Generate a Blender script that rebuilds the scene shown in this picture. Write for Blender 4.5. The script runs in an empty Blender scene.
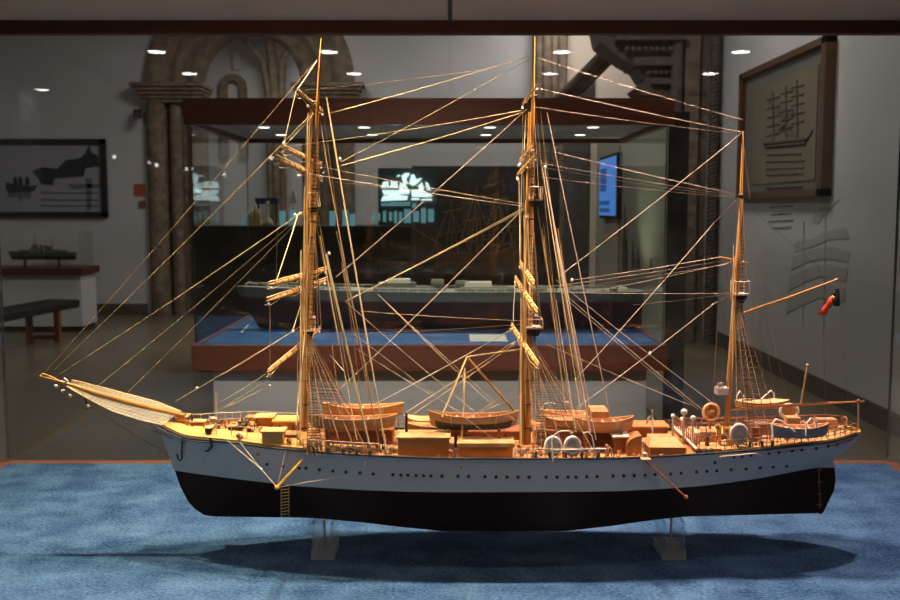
import bpy, bmesh, math, random
from mathutils import Vector, Matrix
random.seed(7)
C = bpy.context.scene
EYE = 1.6
F = 970.0
PITCH = math.radians(5.42)

# ------------------------------------------------------------ camera, world, lights, exposure
cam_d = bpy.data.cameras.new('camera'); cam = bpy.data.objects.new('camera', cam_d)
C.collection.objects.link(cam); C.camera = cam
cam.location = (0, 0, EYE); cam.rotation_euler = (math.pi/2 - PITCH, 0, 0)
cam_d.sensor_width = 36; cam_d.lens = F/900*36; cam_d.clip_start = .05; cam_d.clip_end = 100
cam_d.dof.use_dof = True; cam_d.dof.focus_distance = 2.25; cam_d.dof.aperture_fstop = 7.1
C.view_settings.view_transform = 'Standard'; C.view_settings.look = 'None'
C.view_settings.gamma = 1.0; C.view_settings.exposure = 0.0
C.cycles.transparent_max_bounces = 40; C.cycles.max_bounces = 10
C.cycles.sample_clamp_indirect = 4.0
C.cycles.caustics_reflective = False
w = bpy.data.worlds.new('world'); C.world = w; w.use_nodes = True
w.node_tree.nodes['Background'].inputs[0].default_value = (.5, .52, .6, 1)
w.node_tree.nodes['Background'].inputs[1].default_value = 0.01

def light(name, kind, loc, energy, color, target=None, **kw):
    d = bpy.data.lights.new(name, kind); d.energy = energy; d.color = color
    for k, v in kw.items(): setattr(d, k, v)
    o = bpy.data.objects.new(name, d); C.collection.objects.link(o); o.location = loc
    if target is not None:
        o.rotation_euler = (Vector(target)-Vector(loc)).to_track_quat('-Z', 'Y').to_euler()
    return o
CASE_TOP = EYE + .574
WARM, PINK = (1, .76, .46), (1, .66, .53)
# recessed spots in the ceiling of the near case: a strong row over the ship, a weaker one in front of it
for (lx, col, e) in ((-.97, WARM, 98), (-.33, WARM, 92), (.33, PINK, 72), (.95, PINK, 60)):
    light('case_spot', 'SPOT', (lx, 2.20, CASE_TOP-.012), e, col, (lx*.9, 2.20, .9), spot_size=math.radians(128), spot_blend=.5, shadow_soft_size=.014)
for (lx, col, e) in ((-1.15, WARM, 6), (0, WARM, 9), (.9, PINK, 9)):
    light('case_spot', 'SPOT', (lx, 1.70, CASE_TOP-.012), e, col, (lx*.8, 2.15, 1.1), spot_size=math.radians(90), spot_blend=.7, shadow_soft_size=.016)
for (lx, e) in ((-1.1, 14), (.9, 3)):
    light('case_cool_spot', 'SPOT', (lx, 1.60, CASE_TOP-.012), e, (.62, .84, 1), (lx, 1.62, .8),
          spot_size=math.radians(60), spot_blend=.9, shadow_soft_size=.03)
# case in the background
for lx in (-1.17, -.54, .25, .9):
    light('far_case_spot', 'SPOT', (lx, 6.2, EYE+.49), 30, (1, .95, .82), (lx, 6.3, .8), spot_size=math.radians(120), spot_blend=.5, shadow_soft_size=.03)
# dim room light
for (lx, ly, e, sz) in ((-7, 8.5, 44, 1.2), (-2, 11.5, 58, 1.2), (-3, 17.5, 56, 1.2), (1.6, 13.2, 50, .8), (1.2, 9.0, 50, .8), (.8, 16.5, 60, .8), (2.2, 4.3, 22, .8), (-4, -2, 26, 2), (2, -3, 26, 2)):
    light('room_light', 'AREA', (lx, ly, 4.85), e, (1, .93, .91), (lx, ly, 0), size=sz)
light('plinth_fill', 'SPOT', (-.2, .3, 4.85), 900, (1, .93, .88), (-.2, 5.8, .3), spot_size=math.radians(31), spot_blend=.9, shadow_soft_size=.1)  # unseen spot added to brighten the far case's plinth
light('wall_glow_fill', 'SPOT', (1.9, 7.4, 4.7), 40, (1, .88, .62), (3.15, 8.9, 1.55), spot_size=math.radians(42), spot_blend=.9, shadow_soft_size=.05)  # added warm spot imitating a yellowish reflected glow on the wall
light('panel_washer', 'SPOT', (1.0, 7.75, .9), 16, (.95, 1, .7), (1.55, 7.6, 1.9), spot_size=math.radians(85), spot_blend=.9, shadow_soft_size=.05)

# ------------------------------------------------------------ helpers
def at(px, py, Y):
    dx = (px-450)/F; up = (300-py)/F
    dy = math.cos(PITCH)+up*math.sin(PITCH); dz = -math.sin(PITCH)+up*math.cos(PITCH)
    t = Y/dy
    return Vector((dx*t, Y, EYE+dz*t))
def at_z(px, py, z):
    p = at(px, py, 1.0); t = (z-EYE)/(p.z-EYE)
    return Vector((p.x*t, t, z))

def mat(name, col, rough=.6, metal=0, noise=0, nscale=20, bump=0, emit=None, stretch=None, spec=None, col2=None):
    m = bpy.data.materials.new(name); m.use_nodes = True; nt = m.node_tree; b = nt.nodes['Principled BSDF']
    b.inputs['Base Color'].default_value = (*col, 1); b.inputs['Roughness'].default_value = rough; b.inputs['Metallic'].default_value = metal
    if spec is not None: b.inputs['Specular IOR Level'].default_value = spec
    if emit:
        b.inputs['Emission Color'].default_value = (*emit[0], 1); b.inputs['Emission Strength'].default_value = emit[1]
    if noise or bump:
        tc = nt.nodes.new('ShaderNodeTexCoord'); mp = nt.nodes.new('ShaderNodeMapping'); nz = nt.nodes.new('ShaderNodeTexNoise')
        nt.links.new(tc.outputs['Object'], mp.inputs[0]); nt.links.new(mp.outputs[0], nz.inputs[0])
        if stretch: mp.inputs['Scale'].default_value = stretch
        nz.inputs['Scale'].default_value = nscale; nz.inputs['Detail'].default_value = 6
        if noise:
            r = nt.nodes.new('ShaderNodeValToRGB'); nt.links.new(nz.outputs[0], r.inputs[0])
            c2 = col2 or tuple(min(1, c*(1+noise)) for c in col)
            r.color_ramp.elements[0].position = .3; r.color_ramp.elements[1].position = .7
            r.color_ramp.elements[0].color = (*[c*(1-noise) for c in col], 1); r.color_ramp.elements[1].color = (*c2, 1)
            nt.links.new(r.outputs[0], b.inputs['Base Color'])
        if bump:
            bp = nt.nodes.new('ShaderNodeBump'); bp.inputs['Strength'].default_value = bump; bp.inputs['Distance'].default_value = .01
            nt.links.new(nz.outputs[0], bp.inputs['Height']); nt.links.new(bp.outputs[0], b.inputs['Normal'])
    return m

def glass_mat(name, tint=(.97, .98, .97), base=.035, gain=.55):
    m = bpy.data.materials.new(name); m.use_nodes = True; nt = m.node_tree; nt.nodes.clear()
    out = nt.nodes.new('ShaderNodeOutputMaterial'); mx = nt.nodes.new('ShaderNodeMixShader')
    tr = nt.nodes.new('ShaderNodeBsdfTransparent'); gl = nt.nodes.new('ShaderNodeBsdfGlossy'); lw = nt.nodes.new('ShaderNodeLayerWeight')
    tr.inputs[0].default_value = (*tint, 1); gl.inputs['Roughness'].default_value = 0; gl.inputs[0].default_value = (1, 1, 1, 1)
    p = nt.nodes.new('ShaderNodeMath'); p.operation = 'POWER'; p.inputs[1].default_value = 5
    ma = nt.nodes.new('ShaderNodeMath'); ma.operation = 'MULTIPLY_ADD'; ma.inputs[1].default_value = gain; ma.inputs[2].default_value = base
    nt.links.new(lw.outputs['Facing'], p.inputs[0]); nt.links.new(p.outputs[0], ma.inputs[0]); nt.links.new(ma.outputs[0], mx.inputs[0])
    nt.links.new(tr.outputs[0], mx.inputs[1]); nt.links.new(gl.outputs[0], mx.inputs[2]); nt.links.new(mx.outputs[0], out.inputs[0])
    return m

def acrylic_mat(milk=.08, nm='clear_acrylic'):
    m = glass_mat(nm, (.86, .90, .92), .10, .8); nt = m.node_tree
    out = nt.nodes['Material Output']; mx = [n for n in nt.nodes if n.type == 'MIX_SHADER'][0]
    df = nt.nodes.new('ShaderNodeBsdfTranslucent'); df.inputs[0].default_value = (.95, .92, .85, 1)
    d2 = nt.nodes.new('ShaderNodeBsdfDiffuse'); d2.inputs[0].default_value = (.95, .92, .85, 1)
    a2 = nt.nodes.new('ShaderNodeMixShader'); a2.inputs[0].default_value = .5; nt.links.new(df.outputs[0], a2.inputs[1]); nt.links.new(d2.outputs[0], a2.inputs[2])
    m2 = nt.nodes.new('ShaderNodeMixShader'); m2.inputs[0].default_value = milk; nt.links.new(mx.outputs[0], m2.inputs[1]); nt.links.new(a2.outputs[0], m2.inputs[2]); nt.links.new(m2.outputs[0], out.inputs[0])
    return m
def gauze_mat(name, col, alpha):
    m = mat(name, col, .9); b = m.node_tree.nodes['Principled BSDF']; b.inputs['Alpha'].default_value = alpha
    return m

class MB:
    def __init__(s): s.v = []; s.f = []; s.m = []; s.sm = []
    def add(s, vs, fs, mi=0, smooth=False):
        n = len(s.v); s.v += [Vector(v) for v in vs]
        for f in fs: s.f.append([i+n for i in f]); s.m.append(mi); s.sm.append(smooth)
        return s
    def box(s, c, d, rz=0, mi=0, ry=0, rx=0, taper=1):
        R = Matrix.Rotation(rz, 3, 'Z') @ Matrix.Rotation(ry, 3, 'Y') @ Matrix.Rotation(rx, 3, 'X')
        vs = []
        for z in (-.5, .5):
            k = taper if z > 0 else 1
            for (x, y) in ((-.5, -.5), (.5, -.5), (.5, .5), (-.5, .5)):
                vs.append(Vector(c)+R @ Vector((x*d[0]*k, y*d[1]*k, z*d[2])))
        return s.add(vs, [(3, 2, 1, 0), (4, 5, 6, 7), (0, 1, 5, 4), (1, 2, 6, 5), (2, 3, 7, 6), (3, 0, 4, 7)], mi)
    def box2(s, a, b, mi=0):
        a = Vector(a); b = Vector(b); return s.box((a+b)/2, [abs(b[i]-a[i]) for i in range(3)], mi=mi)
    def tube(s, pts, r, n=6, mi=0, closed=False, cap=True):
        pts = [Vector(p) for p in pts]; k = len(pts)
        rs = r if isinstance(r, (list, tuple)) else [r]*k
        vs = []; ref = None
        for i, p in enumerate(pts):
            if closed: t = pts[(i+1) % k]-pts[i-1]
            else: t = pts[min(i+1, k-1)]-pts[max(i-1, 0)]
            t.normalize()
            if ref is None: ref = Vector((0, 0, 1)) if abs(t.z) < .9 else Vector((1, 0, 0))
            a = t.cross(ref)
            if a.length < 1e-4: a = t.orthogonal()
            a.normalize(); b = a.cross(t); ref = b
            for j in range(n):
                q = 2*math.pi*j/n; vs.append(p+rs[i]*(math.cos(q)*a+math.sin(q)*b))
        fs = []
        for i in range(k if closed else k-1):
            i2 = (i+1) % k
            for j in range(n):
                j2 = (j+1) % n; fs.append((i*n+j, i*n+j2, i2*n+j2, i2*n+j))
        s.add(vs, fs, mi, True)
        if cap and not closed:
            s.add(vs[:n], [tuple(range(n))], mi); s.add(vs[-n:], [tuple(reversed(range(n)))], mi)
        return s
    def lathe(s, c, prof, n=16, mi=0, axis='Z', sx=1, sy=1):
        vs = []; fs = []
        for (r, h) in prof:
            for j in range(n):
                q = 2*math.pi*j/n; x, y = r*math.cos(q)*sx, r*math.sin(q)*sy
                v = {'Z': (x, y, h), 'Y': (x, h, y), 'X': (h, x, y)}[axis]
                vs.append(Vector(c)+Vector(v))
        for i in range(len(prof)-1):
            for j in range(n):
                j2 = (j+1) % n; fs.append((i*n+j, i*n+j2, (i+1)*n+j2, (i+1)*n+j))
        fs.append(tuple(reversed(range(n)))); fs.append(tuple(range((len(prof)-1)*n, len(prof)*n)))
        return s.add(vs, fs, mi, True)
    def ball(s, c, r, n=10, mi=0, sx=1, sy=1, sz=1):
        prof = [(max(r*math.sin(math.pi*i/8), r*.01), -r*math.cos(math.pi*i/8)*sz) for i in range(9)]
        return s.lathe(c, prof, n, mi, 'Z', sx, sy)
    def prism(s, pts, off, mi=0):
        pts = [Vector(p) for p in pts]; off = Vector(off); n = len(pts)
        vs = pts+[p+off for p in pts]
        fs = [tuple(range(n)), tuple(reversed(range(n, 2*n)))]+[(i, i+n, (i+1) % n+n, (i+1) % n) for i in range(n)]
        return s.add(vs, fs, mi)
    def build(s, name, mats, parent=None, fix=True):
        me = bpy.data.meshes.new(name); o = bpy.data.objects.new(name, me)
        org = Vector((0, 0, 0))
        if parent is not None: org = Vector(parent['_o'])
        elif s.v:
            lo = [min(v[i] for v in s.v) for i in range(3)]; hi = [max(v[i] for v in s.v) for i in range(3)]
            org = Vector(((lo[0]+hi[0])/2, (lo[1]+hi[1])/2, lo[2]))
        me.from_pydata([v-org for v in s.v], [], s.f); me.update()
        if fix:
            bm = bmesh.new(); bm.from_mesh(me); bmesh.ops.recalc_face_normals(bm, faces=bm.faces); bm.to_mesh(me); bm.free()
        for m in (mats if isinstance(mats, (list, tuple)) else [mats]): me.materials.append(m)
        for i, p in enumerate(me.polygons): p.material_index = s.m[i]; p.use_smooth = s.sm[i]
        C.collection.objects.link(o)
        if parent is not None: o.parent = parent; o['_o'] = parent['_o']
        else: o.location = org; o['_o'] = list(org)
        return o
def thing(name, label, cat, loc, group=None):
    o = bpy.data.objects.new(name, None); C.collection.objects.link(o); o.location = loc; o['_o'] = list(loc)
    o['label'] = label; o['category'] = cat; o.empty_display_size = .1
    if group: o['group'] = group
    return o
def tag(o, label, cat, group=None, kind=None):
    o['label'] = label; o['category'] = cat
    if group: o['group'] = group
    if kind: o['kind'] = kind
    return o
def struct(name, mb, m, parent=None):
    o = mb.build(name, m, parent)
    if parent is None: o['kind'] = 'structure'
    return o

M = {}
M['wall'] = mat('wall_plaster', (.62, .605, .61), .9, noise=.05, nscale=1.5)
M['floor'] = mat('floor_stone', (.20, .155, .10), .28, noise=.16, nscale=1.3)
M['ceil'] = mat('room_ceiling', (.5, .5, .48), .95)
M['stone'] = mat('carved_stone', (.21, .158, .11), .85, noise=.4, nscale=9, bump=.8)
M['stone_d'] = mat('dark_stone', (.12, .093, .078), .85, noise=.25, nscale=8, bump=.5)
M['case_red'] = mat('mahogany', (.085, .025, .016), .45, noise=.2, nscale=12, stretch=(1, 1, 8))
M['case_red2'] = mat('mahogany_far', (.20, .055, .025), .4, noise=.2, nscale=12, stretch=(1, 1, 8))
M['trimwood'] = mat('orange_wood_strip', (.26, .09, .035), .6)
M['cream'] = mat('cream_panel', (.80, .68, .56), .8, noise=.04, nscale=3)
M['plinth'] = mat('grey_plinth', (.60, .56, .53), .8)
M['glass'] = glass_mat('case_glass')
M['acrylic'] = acrylic_mat(); M['acrylic_foot'] = acrylic_mat(.42, 'lit_acrylic_foot')  # milkier foot mix imitates light carried down through the acrylic
M['seam'] = mat('dark_seam', (.03, .03, .03), .5)
M['black'] = mat('black_paint', (.012, .012, .014), .5)
M['dark'] = mat('dark_panel', (.05, .042, .033), .7, noise=.6, nscale=3)
M['lamp'] = mat('lamp_glow', (1, 1, 1), emit=((1, .97, .95), 24)); M['lamp3'] = mat('spotlight_glow', (1, 1, 1), emit=((1, .97, .95), 9))
M['lamp2'] = mat('far_case_lamp_glow', (1, 1, 1), emit=((1, .96, .86), 3.5))
M['white'] = mat('white_paint', (.8, .78, .74), .5)
M['cardw'] = mat('white_card', (.5, .5, .46), .8)
M['grey'] = mat('hull_grey', (.66, .575, .52), .45, noise=.03, nscale=8)
M['boot'] = mat('hull_dark', (.007, .001, .002), .75, spec=.12)
M['rail'] = mat('rail_black', (.02, .018, .02), .5)
M['deck'] = mat('deck_wood', (.62, .32, .11), .55, noise=.18, nscale=30, stretch=(1, 8, 1))
M['bulw'] = mat('yellow_wood', (.68, .39, .12), .5, noise=.12, nscale=20)
M['house'] = mat('teak_house', (.50, .215, .065), .5, noise=.2, nscale=16, stretch=(1, 1, 3))
M['house_d'] = mat('dark_teak', (.26, .085, .035), .5, noise=.2, nscale=20)
M['roof'] = mat('light_roof', (.66, .38, .17), .6, noise=.2, nscale=45)
M['mast'] = mat('mast_wood', (.60, .29, .07), .4, noise=.22, nscale=25, stretch=(1, 1, .2))
M['spar'] = mat('spar_wood', (.62, .33, .09), .45, noise=.2, nscale=40)
M['boat'] = mat('boat_wood', (.72, .42, .22), .5, noise=.15, nscale=40, stretch=(.3, 1, 3))
M['boat_in'] = mat('boat_inside', (.50, .20, .08), .6)
M['rope'] = mat('rope_cream', (.72, .56, .30), .8)
M['rope_p'] = mat('rope_pale', (.70, .57, .46), .8)
M['rope_b'] = mat('rope_brown', (.34, .22, .11), .8)
M['rope_d'] = mat('rope_dark', (.07, .045, .03), .8)
M['net'] = gauze_mat('netting', (.80, .82, .80), .24)
M['green'] = mat('dark_green', (.012, .03, .025), .5)
M['brass'] = mat('brass', (.75, .5, .16), .3, metal=.8)
M['vent_y'] = mat('yellow_vent', (.8, .48, .08), .4)
M['raftgrey'] = mat('raft_canvas', (.66, .55, .49), .7, noise=.2, nscale=60)
M['gig'] = mat('gig_hull', (.33, .27, .24), .5)
M['red'] = mat('flag_red', (.95, .08, .04), .7)
M['fgreen'] = mat('flag_green', (.015, .03, .03), .7)
M['yellow'] = mat('flag_yellow', (.8, .55, .15), .7)

def carpet_mat(name, c1, c2):
    m = mat(name, c1, 1.0, spec=.05); nt = m.node_tree; b = nt.nodes['Principled BSDF']
    tc = nt.nodes.new('ShaderNodeTexCoord')
    mp = nt.nodes.new('ShaderNodeMapping'); mp.inputs['Scale'].default_value = (.8, 1, 1); nt.links.new(tc.outputs['Object'], mp.inputs[0])
    a = nt.nodes.new('ShaderNodeTexNoise'); a.inputs['Scale'].default_value = 150; a.inputs['Detail'].default_value = 4
    c = nt.nodes.new('ShaderNodeTexNoise'); c.inputs['Scale'].default_value = 13; c.inputs['Detail'].default_value = 5
    nt.links.new(mp.outputs[0], a.inputs[0]); nt.links.new(mp.outputs[0], c.inputs[0])
    ad = nt.nodes.new('ShaderNodeMath'); ad.operation = 'MULTIPLY_ADD'; ad.inputs[1].default_value = .55
    nt.links.new(a.outputs[0], ad.inputs[0])
    k = nt.nodes.new('ShaderNodeMath'); k.operation = 'MULTIPLY'; k.inputs[1].default_value = .45; nt.links.new(c.outputs[0], k.inputs[0]); nt.links.new(k.outputs[0], ad.inputs[2])
    r = nt.nodes.new('ShaderNodeValToRGB'); nt.links.new(ad.outputs[0], r.inputs[0])
    r.color_ramp.elements[0].position = .36; r.color_ramp.elements[1].position = .64
    r.color_ramp.elements[0].color = (*c1, 1); r.color_ramp.elements[1].color = (*c2, 1)
    nt.links.new(r.outputs[0], b.inputs['Base Color'])
    bp = nt.nodes.new('ShaderNodeBump'); bp.inputs['Strength'].default_value = .7; bp.inputs['Distance'].default_value = .004
    nt.links.new(a.outputs[0], bp.inputs['Height']); nt.links.new(bp.outputs[0], b.inputs['Normal'])
    return m
M['carpet'] = carpet_mat('blue_carpet', (.012, .044, .140), (.092, .200, .40))

def floor_mat():
    m = M['floor']; nt = m.node_tree; b = nt.nodes['Principled BSDF']
    tc = nt.nodes.new('ShaderNodeTexCoord'); br = nt.nodes.new('ShaderNodeTexBrick'); br.offset = 0
    nt.links.new(tc.outputs['Object'], br.inputs[0]); br.inputs['Scale'].default_value = 1; br.inputs['Mortar Size'].default_value = .008
    br.inputs['Brick Width'].default_value = 1.2; br.inputs['Row Height'].default_value = 1.2
    ramp = [n for n in nt.nodes if n.type == 'VALTORGB'][0]
    br.inputs['Mortar'].default_value = (.12, .10, .08, 1)
    nt.links.new(ramp.outputs[0], br.inputs['Color1']); nt.links.new(ramp.outputs[0], br.inputs['Color2'])
    nt.links.new(br.outputs[0], b.inputs['Base Color'])
floor_mat()

# ------------------------------------------------------------ room shell
YW = 14.5
struct('floor', MB().box2((-12, -26, -.1), (9, 21, 0)), M['floor'])
struct('ceiling', MB().box2((-12, -26, 5.0), (9, 21, 5.1)), M['ceil'])
struct('wall_left', MB().box2((-12.1, -26, 0), (-12, 21, 5)), M['wall'])
struct('wall_rear', MB().box2((-12, -26.1, 0), (9, -26, 5)), M['dark'])
struct('wall_far_right', MB().box2((9, -26, 0), (9.1, 21, 5)), M['wall'])
struct('wall_back_room', MB().box2((-12, 20, 0), (9, 20.1, 5)), M['wall'])
struct('wall_right', MB().box2((3.15, 5.2, 0), (3.35, 11.55, 5)), M['wall'])
struct('baseboard_right', MB().box2((3.13, 5.2, 0), (3.15, 11.3, .16)), M['stone_d'])
# wall with the stone arch
ac = at(250, 84, YW); R0 = .74; R1 = 1.52
mb = MB()
mb.box2((-12, YW, 0), (ac.x-R1+.05, YW+.5, 5)); mb.box2((ac.x+R1-.05, YW, 0), (at(536, 60, YW).x, YW+.5, 5))
N = 24; R = R1-.05
arc = [(ac.x+R*math.cos(math.pi*i/N), ac.z+R*math.sin(math.pi*i/N)) for i in range(N+1)]
for i in range(N):
    (x1, z1), (x2, z2) = arc[i], arc[i+1]
    vs = [(x1, YW, z1), (x2, YW, z2), (x2, YW, 5.2), (x1, YW, 5.2), (x1, YW+.5, z1), (x2, YW+.5, z2), (x2, YW+.5, 5.2), (x1, YW+.5, 5.2)]
    mb.add(vs, [(0, 1, 2, 3), (4, 7, 6, 5), (0, 4, 5, 1)])
struct('wall_back', mb, M['wall'])
struct('baseboard_back', MB().box2((-12, YW-.03, 0), (ac.x-R1-.08, YW, .17)), M['stone_d'])
arch = thing('stone_arch', 'moulded brown stone doorway arch in the far white wall behind the left of the cases', 'arch', (ac.x, YW, 0))
prof = [(R0, .35), (R0, .02), (.86, -.04), (.90, .03), (1.0, .03), (1.04, -.06), (1.10, -.08), (1.16, -.02), (1.2, -.02), (1.26, -.12), (1.4, -.15), (1.5, -.11), (R1, -.1), (R1+.03, .02)]
mb = MB(); N = 40; vs = []; fs = []
for i in range(N+1):
    q = math.pi*i/N
    for (r, d) in prof: vs.append((ac.x+r*math.cos(q), YW+d, ac.z+r*math.sin(q)))
n = len(prof)
for i in range(N):
    for j in range(n-1): fs.append((i*n+j, i*n+j+1, (i+1)*n+j+1, (i+1)*n+j))
mb.add(vs, fs, 0, True); mb.build('archivolt', M['stone'], arch)
for sgn in (-1, 1):
    mb = MB()
    for k, (r0, r1, d) in enumerate(((R0, .93, 0), (.93, 1.02, .05), (1.02, 1.18, -.09), (1.18, 1.24, .02), (1.24, R1, -.12))):
        if k in (0, 2, 4):
            rc = (r0+r1)/2; mb.tube([(ac.x+sgn*rc, YW+d+.08, 0), (ac.x+sgn*rc, YW+d+.08, ac.z-.24)], (r1-r0)/2*1.05, 12)
        mb.box2((ac.x+sgn*r0, YW+d+.04, 0), (ac.x+sgn*r1, YW+.45, ac.z-.2))
    mb.build('jamb', M['stone'], arch)
    mb = MB()
    for k in range(5):
        e = .03+.035*k; mb.box2((ac.x+sgn*(R0-e*.6), YW-.12-e, ac.z-.28+k*.055), (ac.x+sgn*(R1+e), YW+.4, ac.z-.225+k*.055))
    mb.build('capital', M['stone'], arch)
# through the arch: vault rib, little arch, notice
def arch_ring(mb, c, r0, r1, d, legs, n=16):
    pts = [(math.cos(math.pi*i/n), math.sin(math.pi*i/n)) for i in range(n+1)]
    vs = []; fs = []
    for (cx, sz) in pts:
        for (r, dd) in ((r0, 0), (r0, d), (r1, d), (r1, 0)): vs.append((c.x+r*cx, c.y-dd, c.z+r*sz))
    for i in range(n):
        for j in range(4): fs.append((i*4+j, i*4+(j+1) % 4, (i+1)*4+(j+1) % 4, (i+1)*4+j))
    mb.add(vs, fs)
    for s in (-1, 1): mb.box2((c.x+s*r0, c.y, c.z-legs), (c.x+s*r1, c.y-d, c.z))
p = at(234, 88, 19.99); mb = MB(); arch_ring(mb, p, .13, .27, .12, 1.4)
tag(mb.build('niche_arch', M['stone']), 'small pale stone arch seen through the big doorway arch', 'arch')
p = at(274, 95, 19.5); q = at(273, 60, 19.6); mb = MB()
for dx, r in ((-.12, .07), (0, .1), (.13, .07)):
    mb.tube([(p.x+dx, 19.6, 0), (p.x+dx, 19.6, p.z), (q.x+dx*1.6, 19.5, q.z), (q.x+dx*4.2, 19.1, 4.9)], r, 8)
tag(mb.build('vault_rib', M['stone']), 'slender clustered stone rib fanning upward beyond the doorway arch', 'column')
p = at(237, 61, 19.95)
tag(MB().box(p, (.16, .06, .34)).build('wall_speaker', M['plinth']), 'small grey box on the white wall above the small niche arch', 'speaker')
# column group right of centre
c0 = at(535, 60, 14.2); c1 = at(567, 60, 14.2)
mb = MB(); mb.box2((c0.x, 14.25, 0), (c1.x, 14.8, 5))
for k in range(4):
    x = c0.x+(c1.x-c0.x)*(k+.5)/4; mb.tube([(x, 14.22, 0), (x, 14.22, 4.99)], .05+.02*(k % 2), 10)
struct('column', mb, M['stone'])
struct('wall_inner', MB().box2((c1.x, 14.5, 0), (3.3, 14.6, 5)), M['cream'])
# dark window splay behind the rib
tag(MB().prism([at(578, 99, 14.45), at(595, 78, 14.45), at(595, 99, 14.45)], (0, .05, 0)).build('window_recess', M['dark']), 'dark triangular opening under the sloping stone rib', 'window')
# sloping stone rib
mb = MB()
for k, (o, r) in enumerate(((0, .06), (7, .045), (14, .05))):
    mb.tube([at(545+o, 112, 12.6), at(575+o, 82, 12.4), at(612+o, 44, 12.1), at(640+o, 10, 11.9)], r, 8)
rib_mb = mb
# corbel

steps = [(648, 668, 88, 97), (640, 672, 78, 88), (634, 676, 70, 78), (622, 676, 58, 70), (612, 678, 46, 58), (604, 680, 36, 46), (596, 682, 20, 36), (590, 684, -10, 20)]
corb = []
for i, (x0, x1, y0, y1) in enumerate(steps):
    a = at(x0+9, y1-2, 11.6); b = at(x1, y0+2, 11.6)
    mb = MB()
    if i % 2: mb.box2((a.x, 11.45-.03*i, a.z), (b.x, 12.1, b.z))
    else:
        mb.tube([(a.x, 11.6, (a.z+b.z)/2), (b.x, 11.6, (a.z+b.z)/2)], (b.z-a.z)/2*1.1, 10)
        mb.box2((a.x, 11.6, a.z), (b.x, 12.1, b.z))
        for k in range(int((b.x-a.x)/.07)): mb.ball((a.x+.04+k*.07, 11.52-.03*i, (a.z+b.z)/2), .035, 6)
    corb.append(mb)
# pillar with rope moulding
a = at(668, 100, 11.4); b = at(721, 100, 11.3)
pl = thing('stone_pillar', 'tall brown stone pillar with carved corbel and twisted rope edge beside the right wall', 'pillar', ((a.x+b.x)/2, 11.6, 0))
cbp = [(588, -12), (600, 42), (624, 60), (638, 68), (646, 80), (636, 88), (642, 95), (668, 97), (684, 97), (684, -12)]
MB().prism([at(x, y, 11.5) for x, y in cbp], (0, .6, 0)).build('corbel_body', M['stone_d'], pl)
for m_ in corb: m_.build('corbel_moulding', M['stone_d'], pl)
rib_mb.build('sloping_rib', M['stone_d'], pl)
mb = MB(); mb.box2((a.x+.08, 11.5, 0), (b.x-.1, 12.1, 4.99)); mb.box2((a.x+.2, 11.42, 0), (b.x-.22, 11.6, 4.99))
mb.build('shaft', M['stone'], pl)
mb = MB()
for ph in (0, math.pi):
    pts = []
    for k in range(430):
        q = k*.75+ph; pts.append((b.x-.06+.03*math.cos(q), 11.36+.03*math.sin(q), k*.0116))
    mb.tube(pts, .032, 6)
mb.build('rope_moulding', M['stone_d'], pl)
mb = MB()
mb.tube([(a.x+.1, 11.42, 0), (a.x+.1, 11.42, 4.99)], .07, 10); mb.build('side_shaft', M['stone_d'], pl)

# downlights in the room ceiling behind the camera (they mirror in the front pane)
DL = [((-6.3, -18.5), 'nearer row, far left'), ((-2.6, -18.5), 'nearer row, left of centre'), ((2.4, -18.5), 'nearer row, right of centre'), ((6.25, -18.5), 'nearer row, far right'),
      ((-6.5, -21.9), 'second row, far left'), ((-2.4, -21.9), 'second row, left of centre'), ((2.5, -21.9), 'second row, right of centre'), ((6.5, -21.9), 'second row, far right'), ((-11.55, -21.9), 'outermost at left')]
for (lx, ly), nm in DL:
    t = thing('ceiling_downlight', 'round white ceiling lamp mirrored in the case glass, %s' % nm, 'lamp', (lx, ly, 4.95), 'ceiling downlights mirrored in the glass')
    MB().lathe((lx, ly, 4.93), [(.19, 0), (.19, .005)], 20).build('diffuser', M['lamp'], t)
    MB().lathe((lx, ly, 4.94), [(.19, .0), (.25, .0), (.25, .06), (.19, .06)], 20).build('trim_ring', M['white'], t)
for (px, py, nm) in ((115, 157, 'right of the framed photograph'), (157, 165, 'on the arch jamb'), (272, 158, 'left of the fore mast')):
    q = at(px, py, 2*1.37+25.9); ly = -25.9
    t = thing('wall_spotlight', 'tiny white spotlight mirrored in the glass %s' % nm, 'lamp', (q.x, ly, q.z), 'small spotlights mirrored in the glass')
    MB().lathe((q.x, ly, q.z), [(.03, 0), (.06, .08)], 14, axis='Y').build('lens', M['lamp3'], t)
    MB().lathe((q.x, ly-.1, q.z), [(.07, 0), (.07, .1)], 14, axis='Y').build('lamp_body', M['black'], t)

# ------------------------------------------------------------ left: framed photograph, sign, camera, small case, bench
def poster(name, label, pts4, m_frame, w, inner, off):
    pass
f0 = at(-6, 217, YW-.04); f1 = at(105, 139, YW-.04)
t = thing('framed_photograph', 'black framed monochrome photograph of boats and ships on the left wall', 'picture', ((f0.x+f1.x)/2, YW-.02, f0.z))
M['ph_sky'] = mat('photo_grey', (.36, .36, .42), .4); M['ph_dark'] = mat('photo_dark', (.03, .03, .035), .5); M['ph_mid'] = mat('photo_mid', (.16, .16, .19), .5)
MB().box2((f0.x, YW-.03, f0.z), (f1.x, YW-.01, f1.z)).build('print', M['ph_sky'], t)
mb = MB(); wv = .075
mb.box2((f0.x, YW-.07, f0.z), (f1.x, YW-.005, f0.z+wv)); mb.box2((f0.x, YW-.07, f1.z-wv), (f1.x, YW-.005, f1.z))
mb.box2((f0.x, YW-.07, f0.z), (f0.x+wv, YW-.005, f1.z)); mb.box2((f1.x-wv, YW-.07, f0.z), (f1.x, YW-.005, f1.z)); mb.build('frame', M['black'], t)
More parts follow.
